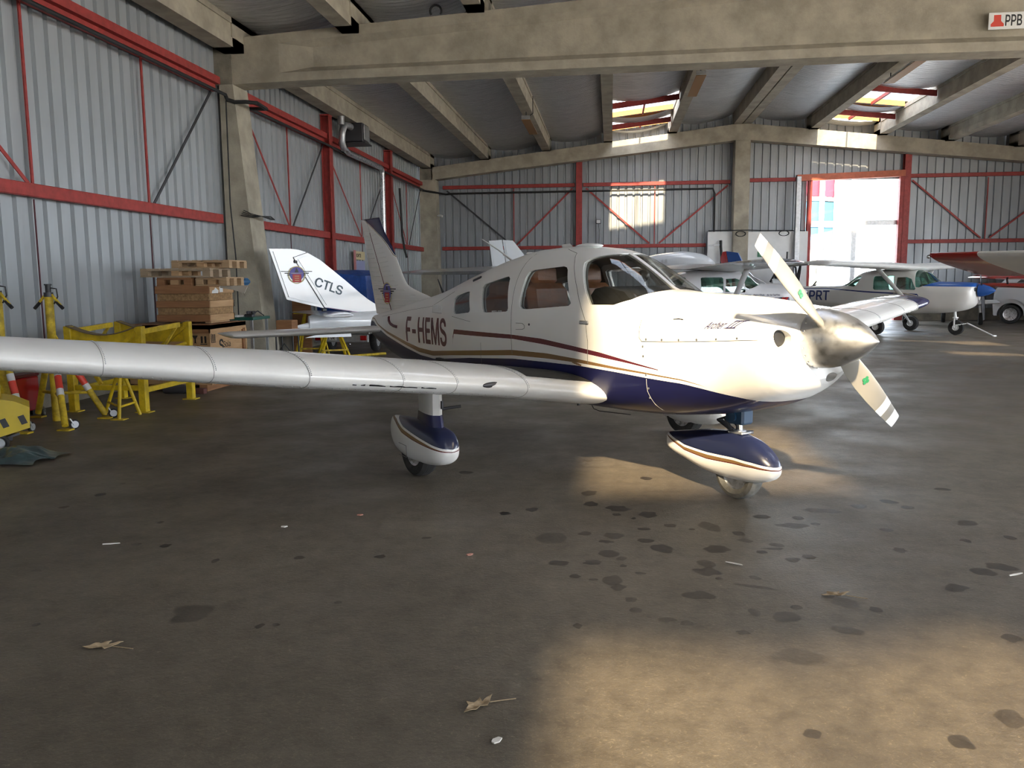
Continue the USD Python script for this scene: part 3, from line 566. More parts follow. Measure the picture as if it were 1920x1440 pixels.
ink = mat('violet_ink', (0.022, 0.016, 0.06), 0.6)
obj('type_name', cat(skin_text('Archer', .042, 2.085, 1.246, .137, .05, .5, True), skin_text('III', .048, 2.235, 1.252, .078, .05, .4, True), tube(skin([(2.225, 1.2535), (2.30, 1.2565)], .001), .0018, 5), tube(skin([(2.25, 1.298), (2.325, 1.300)], .001), .0018, 5)), ink, plane, smooth=False)
obj('placard', skin_text('MH91-3EIF', .014, -.40, 1.287, .17, .03), offwhite, plane, smooth=False)
obj('placard', cat([moved(box((-.02, -.002, -.006), (.02, 0, .006)), loc=skin([(.80 + .025 * k, .925 - .004 * k)])[0], ry=.25) for k in range(4)]), gold, plane)
obj('cowl_vent', tube(skin([(1.80, 1.298), (1.84, 1.302), (1.88, 1.298)], .002), .004, 6), steel_dark, plane)

# propeller and spinner
obj('spinner', revolve([(0, 0), (.193, 0), (.193, .015), (.191, .05), (.183, .12), (.165, .19), (.135, .26), (.094, .33), (.050, .385), (.020, .415), (.006, .428), (0, .43)], (2.607, 0, 1.19), (1, 0, 0), 64), mat('polished_spinner', (0.60, 0.61, 0.62), 0.38, 1.0, var=0.05, scale=9, rvar=0.08, bump=0.0006, bscale=35), plane, smooth=30)
obj('spinner_screws', cat([cyl((2.635, .192 * math.cos(a), 1.19 + .192 * math.sin(a)), (2.635, .196 * math.cos(a), 1.19 + .196 * math.sin(a)), .006, n=8) for a in np.linspace(0, 2 * PI, 22, endpoint=False)]), chrome, plane, kind='stuff')
blade_paint = usdkit.material(stage, '/World/Looks/blade_paint', {'tc': ('texture_coordinate', {}), 'd': ('vector_math', {'math_type': 'distance', 'vector2': (2.72, 0, 1.19)}),
    'r': ('rgb_ramp', {'interpolate': False, 'ramp': [(0, (0.25, 0.235, 0.205)), (.735, (0.78, 0.78, 0.78)), (.81, (0.23, 0.22, 0.20)), (.88, (0.80, 0.80, 0.80))]}), 'p': ('principled_bsdf', {'roughness': 0.4})},
    [('tc.object', 'd.vector1'), ('d.value', 'r.fac'), ('r.color', 'p.base_color')], surface='p.BSDF')
def airfoil(n=20, t=0.12, camber=0.02):
    xx = 0.5 * (1 - np.cos(np.linspace(0, PI, n))); yt = 5 * t * (0.2969 * np.sqrt(xx) - 0.126 * xx - 0.3516 * xx ** 2 + 0.2843 * xx ** 3 - 0.1036 * xx ** 4)
    yc = camber * 4 * xx * (1 - xx); up = np.c_[xx, yc + yt][::-1]; lo = np.c_[xx, yc - yt][1:-1]
    return np.vstack([up, lo])          # from the trailing edge over the top to the nose and back below
green_ink = mat('green_sticker', (0.02, 0.20, 0.075), 0.5)
for k, ang in enumerate((math.radians(141.5), math.radians(-38.5))):
    rad = np.array([0, math.cos(ang), math.sin(ang)]); tan = np.array([0, -math.sin(ang), math.cos(ang)]); fwd = np.array([1.0, 0, 0]); S = []
    for r, c, t, tw in ((.06, .085, .75, 44), (.14, .088, .6, 40), (.20, .105, .34, 32), (.30, .135, .18, 25), (.45, .152, .12, 18), (.60, .150, .10, 14), (.75, .135, .09, 11), (.88, .115, .08, 9), (.955, .103, .08, 8), (.965, .096, .08, 8)):
        a = airfoil(14, t, .02 if r > .18 else 0); tw = math.radians(tw); cx = (a[:, 0] - .42) * c; cy = a[:, 1] * c
        lead = tan      # the leading edge moves clockwise seen from behind
        S.append(np.array([2.72, 0, 1.19]) + r * rad + np.outer(-cx * math.cos(tw) + 0 * cy, lead) + np.outer(-cx * math.sin(tw), fwd) + np.outer(cy * math.cos(tw), fwd) - np.outer(cy * math.sin(tw), lead))
    bl = obj('propeller_blade', loft(S), blade_paint, plane, smooth=50)
    clover = cat([moved(prism(sg.Point(.017 * math.cos(q), .017 * math.sin(q)).buffer(.013, 8), 0, .002, 'z')) for q in np.arange(4) * PI / 2 + .4])
    o = np.array([2.72, 0, 1.19]) + .46 * rad
    tw = math.radians(18); ex = -tan * math.cos(tw) - fwd * math.sin(tw); nrm = np.cross(ex, rad)
    if nrm[0] < 0: ex = -ex; nrm = -nrm
    obj('maker_sticker', on_plane(clover, o + nrm * .0125, ex, rad), green_ink, plane, smooth=False)

# wings
def wing_le(a): return float(np.interp(a, [.50, .62, .80, 1.0, 1.2, 1.38, 2.75, 5.10, 5.30], [1.15, 1.10, .985, .875, .805, .78, .78, .46, .42]))
def wing_te(a): return float(np.interp(a, [.5, 2.75, 5.30], [-.86, -.82, -.62]))
_af = airfoil(26, 1.0, 0.0)
def wing_sec(a, side, off=0.0, thick=None):
    le, te = wing_le(a), wing_te(a); c = le - te; zl = .835 + .12 * (a - 1.65); base = min(c, 1.6)
    t = (.155 * base if thick is None else thick); xx = _af[:, 0]
    camber = .022 * base * 4 * xx * (1 - xx)
    z = zl - xx * c * .035 + camber + _af[:, 1] * t + np.sign(_af[:, 1]) * off
    return np.c_[le - xx * c + off * (xx < .02), np.full(len(xx), side * a), z]
scuff = mat('paint_scuff', (0.03, 0.03, 0.035), 0.7)
for side in (-1, 1):
    av = np.r_[np.linspace(.50, 1.4, 16), np.linspace(1.55, 4.86, 22)]
    wparent = obj('wing', loft([wing_sec(a, side) for a in av]), plane_white, plane, smooth=40)
    S = []
    for a, f in ((4.86, 1), (5.0, 1), (5.12, 1), (5.18, .97), (5.26, .86), (5.32, .68), (5.36, .42), (5.375, .12)):
        s = wing_sec(a, side); c = s.mean(0); xm = .5 * (wing_le(a) + wing_te(a)); s[:, 2] = c[2] + (s[:, 2] - c[2]) * f; s[:, 0] = xm + (s[:, 0] - xm) * (.70 + .30 * f); S.append(s)
    obj('wing_tip', loft(S), navy, plane, smooth=40, label='navy wing tip')
    obj('wing_tip_band', tube(np.vstack([wing_sec(4.86, side, .002), wing_sec(4.86, side, .002)[:1]]), .006, 5), white, plane, smooth=True)
    sm = []
    for a in (1.05, 1.62, 2.05, 2.72, 3.3, 3.9, 4.5): 
        q = wing_sec(a, side, .0003); sm.append(tube(np.vstack([q, q[:1]]), .0019, 5))
    obj('skin_seams', cat(sm), trim_grey, plane, kind='stuff')
    rv = []; ico = trimesh.creation.icosphere(0, .0042)
    for a in np.arange(1.1, 4.84, .055):
        q = wing_sec(a, side); rv.append(moved(ico, loc=q[29])); 
        if int(a * 18) % 2 == 0: rv.append(moved(ico, loc=q[31]))
    for a in (1.05, 1.62, 2.05, 2.72, 3.3, 3.9, 4.5):
        for k in range(8, 25):
            q = wing_sec(a - .012, side); rv.append(moved(ico, loc=q[k])); rv.append(moved(ico, loc=.5 * (q[k] + q[k + 1])))
    obj('rivets', cat(rv), galv, plane, kind='stuff')
    if side < 0:
        q0 = [wing_sec(a, side, .0035)[2:22] for a in np.linspace(.50, 1.0, 8)]; n = len(q0[0])
        V = np.vstack(q0); F = []
        for i in range(7):
            for j in range(n - 1):
                A = i * n + j; F += [[A, A + 1, A + n + 1], [A, A + n + 1, A + n]]
        m = trimesh.Trimesh(V, F, process=False)
        if m.face_normals[:, 2].mean() < 0: m.invert()
        obj('wing_walk', m, mat('wing_walk_black', (0.03, 0.029, 0.027), 0.85, bump=.002, bscale=120), plane, smooth=40)
        v = wing_sec(1.32, side); c = v[25] * .55 + v[23] * .45
        obj('landing_vent', moved(trimesh.creation.icosphere(2, 1.0), s=[.012, .085, .022], loc=c + [.0, 0, -.012]), steel_dark, plane, smooth=True)
        V = []; F = []; aa = np.linspace(1.78, 2.42, 22); r0 = random.Random(3)
        for i, a in enumerate(aa):
            q = wing_sec(a, side, .0012); w = .20 + .45 * r0.random(); p0, p1 = q[27], q[26]; V += [p0, p0 + (p1 - p0) * w]
            if i and r0.random() < .86: F += [[2 * i - 2, 2 * i - 1, 2 * i + 1], [2 * i - 2, 2 * i + 1, 2 * i]]
        m = trimesh.Trimesh(np.array(V), F, process=False); m = cat(m, trimesh.Trimesh(m.vertices, np.asarray(m.faces)[:, ::-1], process=False)); obj('paint_scuff', m, scuff, plane, smooth=False)
    # main gear: fairing, spat, tyre
    y = side * 1.525
    tear = lambda z, L=.36, W=.15, cx=.17: np.array([(cx + L * (.5 - u) , y + W * .5 * (2.6 * (math.sqrt(max(u, 0)) - u) if True else 0) * s, z) for s, us in ((1, np.linspace(0, 1, 12)), (-1, np.linspace(1, 0, 12)[1:-1])) for u in us])
    obj('leg_fairing', loft([tear(z, .34, .15) for z in (.80, .62, .535)]), plane_white, plane, smooth=40)
    obj('leg_fairing', loft([tear(z, .36 + .5 * (.53 - z), .155) for z in (.535, .50, .44, .36)]), navy, plane, smooth=40, label='navy lower leg fairing')
    obj('step_bracket', cat(cyl((.42, y - .02, .60), (.42, y - .02, .66), .012), cyl((.42, y - .02, .60), (.50, y + side * -.10, .62), .012)), steel_dark, plane)
# wheel spats with an S-shaped navy top
def spat(rows, y0):
    S = []; t = np.linspace(0, 2 * PI, 40, endpoint=False)
    for x, zb, zt, w, nn in rows:
        c, s = np.cos(t), np.sin(t); zc = zb + .45 * (zt - zb); h = np.where(s > 0, zt - zc, zc - zb)
        S.append(np.c_[np.full(40, x), y0 + w * np.sign(c) * np.abs(c) ** (2 / nn), zc + h * np.sign(s) * np.abs(s) ** (2 / nn)])
    f = PchipInterpolator([r[0] for r in rows], np.array([[r[1], r[2], r[3], r[4]] for r in rows])); S = []
    for x in np.linspace(rows[0][0], rows[-1][0], 56):
        zb, zt, w, nn = f(x); c, s = np.cos(t), np.sin(t); zc = zb + .45 * (zt - zb); h = np.where(s > 0, zt - zc, zc - zb)
        S.append(np.c_[np.full(40, x), y0 + w * np.sign(c) * np.abs(c) ** (2 / nn), zc + h * np.sign(s) * np.abs(s) ** (2 / nn)])
    return loft(S)
def mat_spat(name, xa, xb, edge):
    g_t = {k: v - .018 for k, v in edge.items()}; g_b = {k: v - .018 - .026 * max(0, math.sin(PI * (k - xa) / (xb - xa))) for k, v in edge.items()}; m_b = {k: v - .006 for k, v in g_b.items()}
    # below 'edge': white; so the base is navy and the lower paint white
    return mat_stripes(name, xa, xb, (edge, g_b, g_t), (m_b, g_b), base=(0.012, 0.016, 0.045), low=C_WHITE)
main_spat = mat_spat('main_spat_paint', -.52, .54, {-.52: .47, -.30: .448, -.1: .40, .1: .372, .3: .345, .42: .325, .54: .30})
nose_spat = mat_spat('nose_spat_paint', 1.29, 2.36, {1.29: .40, 1.40: .368, 1.55: .333, 1.8: .32, 2.05: .322, 2.2: .31, 2.36: .285})
mrows = [(-.49, .30, .40, .012, 2), (-.43, .22, .44, .045, 2.2), (-.25, .15, .455, .095, 2.4), (0, .125, .462, .125, 2.5), (.22, .13, .455, .130, 2.5), (.40, .155, .435, .118, 2.5), (.49, .19, .385, .085, 2.4), (.525, .225, .34, .05, 2.2), (.54, .26, .30, .012, 2)]
nrows = [(1.300, .275, .385, .030, 3.5), (1.335, .262, .395, .055, 3.2), (1.5, .215, .428, .090, 2.8), (1.75, .155, .470, .122, 2.5), (1.95, .138, .484, .130, 2.5), (2.12, .142, .455, .128, 2.5), (2.24, .165, .395, .105, 2.4), (2.31, .195, .335, .068, 2.3), (2.338, .225, .30, .035, 2.1), (2.346, .25, .275, .010, 2)]
def wheel(p, r, w, rim=.6, hub=None):
    prof = [(0, -w * .30), (r * rim * .5, -w * .42), (r * rim, -w * .40)]; tyre = [(r * rim, -w * .38), (r * .78, -w * .5), (r * .93, -w * .42), (r, -w * .2), (r, w * .2), (r * .93, w * .42), (r * .78, w * .5), (r * rim, w * .38), (r * rim * .98, 0), (r * rim, -w * .38)]
    T = revolve(tyre, p, (0, 1, 0), 40); Hb = revolve([(0, -w * .33), (r * rim * .35, -w * .36), (r * rim * .4, -w * .28), (r * rim * .9, -w * .30), (r * rim * 1.02, -w * .38), (r * rim * 1.02, w * .38), (r * rim * .9, w * .30), (r * rim * .4, w * .28), (r * rim * .35, w * .36), (0, w * .33)], p, (0, 1, 0), 28)
    return T, Hb
for side in (-1, 1):
    y = side * 1.525
    obj('wheel_spat', spat(mrows, y), main_spat, plane, smooth=True)
    T, Hb = wheel((0, y, .215), .215, .16); obj('tyre', T, rubber, plane, smooth=40); obj('wheel_hub', Hb, alu, plane)
    obj('tyre_grooves', cat([revolve([(.2135, k - .003), (.2158, k - .003), (.2158, k + .003), (.2135, k + .003)], (0, y, .215), (0, 1, 0), 40) for k in (-.03, -.01, .01, .03)]), black, plane)
    obj('spat_hatch', cat(*[bar(a, b, .003, .003) for a, b in (((-.12, y - side * -.1275, .17), (.02, y + side * .1285, .165)), ((.02, y + side * .1285, .165), (.02, y + side * .131, .26)), ((.02, y + side * .131, .26), (-.12, y + side * .1265, .265)))]), seam_grey, plane)
obj('wheel_spat', spat(nrows, 0), nose_spat, plane, smooth=True)
nose_rubber = mat('dusty_tyre', (0.13, 0.125, 0.11), 0.85, var=0.3, scale=14)
T, Hb = wheel((2.0, 0, .185), .185, .13); obj('tyre', T, nose_rubber, plane, smooth=40, label='dusty grey nose tyre'); obj('wheel_hub', Hb, alu, plane)
steel_blue = mat('blue_casting', (0.02, 0.06, 0.12), 0.35)
obj('nose_leg_casting', cat(box((1.90, -.06, .545), (2.07, .06, .72), .015), cyl((1.985, -.075, .60), (1.985, .075, .60), .03)), steel_blue, plane)
obj('oleo_strut', cyl((1.995, 0, .44), (1.985, 0, .62), .024, n=24), chrome, plane)
obj('torque_link', cat(bar((1.93, 0, .60), (1.80, 0, .55), .05, .012), bar((1.80, 0, .55), (1.95, 0, .48), .05, .012)), steel_dark, plane)
obj('strut_fitting', cat(cyl((1.99, 0, .47), (1.99, 0, .50), .05, n=18), box((1.93, -.055, .475), (2.06, .055, .492), .005), cyl((1.93, -.05, .485), (2.06, .07, .485), .012)), galv, plane)
obj('steering_rod', cat(cyl((1.90, -.05, .58), (1.96, -.05, .50), .012), cyl((1.88, .05, .56), (1.96, .05, .49), .012)), steel_dark, plane)
obj('exhaust_pipe', tube([(1.75, .20, .62), (1.75, .20, .55), (1.72, .20, .53)], .03, 12), steel_dark, plane)
obj('belly_antenna', cat(box((.15, -.10, .515), (.33, -.04, .56), .012), cyl((.25, -.07, .47), (.25, -.07, .53), .014)), black, plane)
obj('belly_antenna', tube([(.45, -.12, .552), (.52, -.12, .478), (.60, -.12, .468), (.98, -.12, .488)], .004, 5), steel_dark, plane)

# tail: fin, rudder, stabilator
fle = PchipInterpolator([1.15, 1.36, 1.44, 1.515, 1.62, 1.77, 1.88, 2.02, 2.14, 2.25, 2.362], [-2.25, -2.45, -2.80, -3.081, -3.20, -3.321, -3.402, -3.526, -3.654, -3.754, -3.839])
fte = lambda z: -3.98 - (z - 1.12) * .33
def fin_sec(z, x0f, x1f, off=0.0, th=.052):
    le, te = float(fle(z)), fte(z); xs = 0.5 * (1 - np.cos(np.linspace(0, PI, 22))); c = min(le - te, 1.15)
    yt = np.interp(xs * (le - te), [0, .02, .06, .15, .3, .5, 1.2, 2.0], [0, .012, .022, .034, .042, .042, .016, .012]) * 1.0
    yt = yt * np.clip((1 - xs) * 6, 0.07, 1); P = [(le - u * (le - te), k) for u, k in zip(xs, yt)]
    loop = P + [(a, -b) for a, b in P[::-1][1:-1]]
    return np.array([(a, b, z) for a, b in loop])
zz = np.r_[np.linspace(1.15, 2.34, 34), 2.355, 2.365]
finm = loft([fin_sec(z, 0, 1) for z in zz]); finm.vertices[:, 1] *= np.where(finm.vertices[:, 2] > 2.36, .35, 1)
finM = to_m3(finm); hx = lambda z: -3.42 - (z - 1.12) * .58
hp = [(hx(.9), .9), (hx(2.6), 2.6), (-6, 2.6), (-6, .9)]
cap_tab = {1.70: -3.0, 1.885: -3.416, 2.014: -3.571, 2.111: -3.716, 2.265: -4.003, 2.34: -4.16, 2.368: -4.255, 2.40: -4.3}
def mat_fin():
    z0, z1 = 1.6, 2.42; N = {'tc': ('texture_coordinate', {}), 's': ('separate_xyz', {}), 'u': ('map_range', {'from_min': z0, 'from_max': z1, 'clamp': True})}
    tab = {k: -v - 2.5 for k, v in cap_tab.items()}      # distance behind x = -2.5
    N['r'] = ('rgb_ramp', table_ramp(z0, z1, tab)); N['sc'] = ('separate_color', {}); N['d'] = ('math', {'math_type': 'multiply_add', 'value2': -1.0, 'value3': -2.5})
    N['df'] = ('math', {'math_type': 'subtract'}); N['ss'] = ('map_range', {'from_min': -0.08, 'from_max': 0.08, 'clamp': True})
    N['cr'] = ('rgb_ramp', {'interpolate': False, 'ramp': [(0, C_NAVY), (.5, C_WHITE), (.58, C_GOLD), (.66, C_WHITE)]}); N['p'] = ('principled_bsdf', {'roughness': 0.3, 'coat_weight': 0.35})
    N['lim'] = ('math', {'math_type': 'greater_than', 'value2': 1.62}); N['mx'] = ('mix_color', {'a': C_WHITE})
    return usdkit.material(stage, '/World/Looks/fin_paint', N, [('tc.object', 's.vector'), ('s.z', 'u.value'), ('u.result', 'r.fac'), ('r.color', 'sc.color'), ('s.x', 'd.value1'), ('d.value', 'df.value1'), ('sc.r', 'df.value2'), ('df.value', 'ss.value'), ('ss.result', 'cr.fac'), ('s.z', 'lim.value1'), ('lim.value', 'mx.fac'), ('cr.color', 'mx.b'), ('mx.result', 'p.base_color')], surface='p.BSDF')
fin_paint = mat_fin()
gap = 0.012
finB = finM - to_m3(prism([(a + .0, b) for a, b in hp], -1, 1)); rud = finM ^ to_m3(prism([(a - gap, b) for a, b in hp], -1, 1))
obj('fin', from_m3(finB), fin_paint, plane, smooth=35); obj('rudder', from_m3(rud), fin_paint, plane, smooth=35)
beads = []
for z in np.arange(1.22, 2.24, .058):
    for a, b in ((hx(z) - .05, fte(z) + .05), (hx(z) + .04, float(fle(z + .012)) - .20)):
        if abs(a - b) < .05: continue
        for s in (-1, 1):
            xs = np.linspace(a, b, 8); sec = fin_sec(z, 0, 1); half = sec[:22]; yy = np.interp(xs, half[::-1, 0], half[::-1, 1]); beads.append(tube(np.c_[xs, s * yy, np.full(8, z) + .01 * np.linspace(0, 1, 8)], .0065, 5))
obj('skin_beads', cat(beads), plane_white, plane, kind='stuff')
obj('hinge_gap', cat(*[bar((hx(1.20) - .006, s * .0425, 1.20), (hx(2.18) - .006, s * .0425 * .98, 2.18), .003, .012, up=(1, 0, 0)) for s in (-1, 1)]), maroon, plane)
obj('fin_stripe', cat(tube(skin([(-3.30, 1.13), (-3.25, 1.09), (-3.18, 1.06), (-3.05, 1.04), (-2.92, 1.035)], .001), .018, 6)), maroon, plane)
S = []
for yv, f in ((-1.965, .25), (-1.955, .62), (-1.93, .85), (-1.88, 1), (-1.0, 1), (0, 1), (1.0, 1), (1.88, 1), (1.93, .85), (1.955, .62), (1.965, .25)):
    a = airfoil(16, .105, 0); S.append(np.c_[-3.56 - .03 * (1 - f) - a[:, 0] * .76 * (.8 + .2 * f), np.full(len(a), yv), .965 + a[:, 1] * .76 * f])
obj('stabilator', loft(S), plane_white, plane, smooth=40)
obj('tail_cone', loft([np.c_[np.full(20, x), w * np.cos(np.linspace(0, 2 * PI, 20, endpoint=False)), zc + h * np.sin(np.linspace(0, 2 * PI, 20, endpoint=False))] for x, w, zc, h in ((-3.95, .075, 1.0, .13), (-4.05, .06, 1.0, .11), (-4.12, .03, .99, .06))]), plane_white, plane, smooth=True)
obj('tie_down_ring', cat(box((-2.95, -.012, .50), (-2.80, .012, .60), .005), cyl((-2.93, 0, .50), (-2.86, 0, .56), .014)), steel_dark, plane)
# antennas on the back
obj('whip_antenna', tube([(-2.22, 0, 1.40), (-2.30, 0, 1.50), (-2.36, 0, 1.585)], [.016, .010, .005], 8), black, plane)
for p, q in (((-.78, .0, 1.72), (-1.42, .0, 1.99)), ((-.80, .0, 1.71), (-1.30, .18, 1.83))): obj('whip_antenna', tube([p, .5 * (np.array(p) + q) + [0, 0, .01], q], [.010, .008, .005], 8), offwhite, plane)
obj('blade_antenna', loft([np.array([(-.02, -.015, 1.835), (.10, 0, 1.845), (-.02, .015, 1.835), (-.06, 0, 1.83)]), np.array([(-.07, -.006, 1.885), (.04, 0, 1.89), (-.07, .006, 1.885), (-.09, 0, 1.885)])]), offwhite, plane)
obj('antenna_dome', moved(trimesh.creation.icosphere(3, 1.0), s=[.15, .09, .022], loc=(.33, -.02, 1.858)), white, plane, smooth=True)
obj('air_scoop', cat(bar(skin([(-.98, 1.565)])[0], skin([(-.82, 1.60)])[0], .022, .03, b=.008)), steel_dark, plane)
obj('air_scoop', moved(box((-.08, -.06, 0), (.10, .06, .03), .015), loc=(-.42, -.05, 1.79), ry=.15), white, plane)
# club badge: wings, round purple field and red shield
badge_purple, badge_red, badge_black, badge_yel = (mat('badge_' + n, c, .5) for n, c in (('purple', (.09, .08, .33)), ('red', (.42, .03, .03)), ('black', (.02, .018, .015)), ('yellow', (.55, .45, .2))))
def badge(parent, o, ex, ey, s, faded=False):
    B = UsdGeom.Xform.Define(stage, numbered(str(parent.GetPath()) + '/club_badge'))
    D = lambda poly, z0, m, n: obj(n, on_plane(moved(prism(affinity.scale(poly, s, s, origin=(0, 0)), 0, .0012, 'z'), loc=(0, 0, z0)), o, ex, ey), m, B, smooth=False)
    D(sg.Point(0, -.05).buffer(.50, 24).difference(sg.Point(0, -.05).buffer(.45, 24)), .0005, badge_yel, 'rim'); D(sg.Point(0, 0).buffer(.40, 20), .0008, badge_purple, 'field')
    wings = sg.MultiPolygon([sg.box(sx * .28 - (.62 if sx < 0 else 0), .13 - .09 * k, sx * .28 + (.62 if sx > 0 else 0) , .17 - .09 * k) for sx in (-1, 1) for k in (0,)] + [sg.box(sx * .28 - (.42 if sx < 0 else 0), .02, sx * .28 + (.42 if sx > 0 else 0), .07) for sx in (-1, 1)] + [sg.box(sx * .28 - (.25 if sx < 0 else 0), -.08, sx * .28 + (.25 if sx > 0 else 0), -.03) for sx in (-1, 1)])
    D(wings, .0006, badge_black, 'wings'); D(sg.Polygon([(-.12, .10), (.12, .10), (.0, .36)]), .0012, badge_black, 'peak'); D(sg.box(-.34, .04, .34, .06), .0013, badge_yel, 'line')
    D(sg.box(-.20, -.42, .20, -.06).buffer(.05), .0016, badge_red, 'shield'); D(sg.MultiPolygon([sg.box(-.13, -.14 - .12 * k, .13, -.11 - .12 * k) for k in range(3)]), .002, badge_yel, 'bars')
for s in (-1, 1):
    sec = fin_sec(1.42, 0, 1); yy = .0435
    badge(plane, (hx(1.43) + .02, s * yy, 1.43), (-s * 1.0, 0, 0), (.0, 0, 1.0), .27)
# ================================================================== THE OTHER AIRCRAFT
def body_loft(st, x0, x1, n=70, off=0.0, m=56):
    st = np.array(sorted(st), float); f = [PchipInterpolator(st[:, 0], st[:, k]) for k in range(1, 6)]; a = np.linspace(0, 2 * PI, m, endpoint=False); c, s = np.cos(a), np.sin(a); S = []
    for x in np.linspace(x0, x1, n):
        zt, zb, w, zc, q = (float(g(x)) for g in f); zt -= off; zb += off; w -= off
        S.append(np.c_[np.full(m, x), w * np.sign(c) * np.abs(c) ** (2 / q), zc + np.where(s > 0, zt - zc, zc - zb) * np.sign(s) * np.abs(s) ** (2 / q)])
    return loft(S)
def body_y(st, x, z, side=-1):
    st = np.array(sorted(st), float); zt, zb, w, zc, q = (PchipInterpolator(st[:, 0], st[:, k])(x) for k in range(1, 6))
    t = np.where(z > zc, (z - zc) / (zt - zc), (zc - z) / (zc - zb)); return side * w * np.clip(1 - np.clip(t, 0, 1) ** q, 0, 1) ** (1 / q)
def plate(poly, th, taper=.35):
    """an upright surface: polygon (x,z) of thickness th in y with a thinner rim"""
    P = sg.Polygon(poly); Q = P.buffer(-.05)
    return prism(P, -th * taper, th * taper) if Q.is_empty else cat(prism(P, -th * taper, th * taper), prism(Q, -th / 2, th / 2))
def wing_half(secs, n=18, t=.13):
    """secs: (y, x of the leading edge, chord, z, scale of thickness)"""
    a = airfoil(n, t, .02); return loft([np.c_[xl - a[:, 0] * c, np.full(len(a), y), z + a[:, 1] * c * k] for y, xl, c, z, k in secs])
teal = mat_glass('green_glass', (0.62, 0.80, 0.74), 0.02, 0.05)
grey_paint = mat('pale_grey_paint', (0.55, 0.55, 0.56), 0.35, var=.05, scale=3, coat=.3)
blue = mat('blue_paint', (0.015, 0.07, 0.26), 0.3, coat=.3)
red_gloss = mat('red_gloss_paint', (0.36, 0.014, 0.014), 0.14, coat=.5)
hot_red = mat('bright_red_paint', (0.62, 0.055, 0.03), 0.35)
C152 = [(2.10, 1.36, .86, .30, 1.12, 2.4), (2.02, 1.39, .76, .40, 1.10, 2.5), (1.8, 1.41, .66, .46, 1.08, 2.6), (1.30, 1.42, .58, .50, 1.05, 2.8), (1.16, 1.43, .57, .51, 1.05, 2.9), (.80, 1.70, .56, .52, 1.12, 3.0), (.5, 1.76, .55, .53, 1.15, 3.3), (-.3, 1.76, .56, .53, 1.15, 3.3), (-.75, 1.73, .59, .51, 1.15, 3.2), (-1.45, 1.34, .64, .43, 1.02, 3.0), (-2.4, 1.30, .74, .31, 1.02, 2.6), (-4.0, 1.26, .90, .16, 1.08, 2.4), (-5.3, 1.22, 1.02, .05, 1.12, 2.2)]
WIN152 = [[(.20, 1.22), (.22, 1.54), (.46, 1.55), (.60, 1.50), (.72, 1.24), (.70, 1.20)], [(-.42, 1.24), (-.42, 1.56), (-.38, 1.58), (.12, 1.58), (.15, 1.55), (.15, 1.23), (.12, 1.20), (-.38, 1.20)], [(-.78, 1.56), (-.82, 1.59), (-.95, 1.56), (-1.33, 1.35), (-1.30, 1.32), (-.98, 1.29), (-.94, 1.31)]]
SHIELD152 = [(.72, 1.28), (.80, 1.27), (1.20, 1.425), (1.5, 1.46), (1.5, 1.9), (.62, 1.9), (.66, 1.68)]
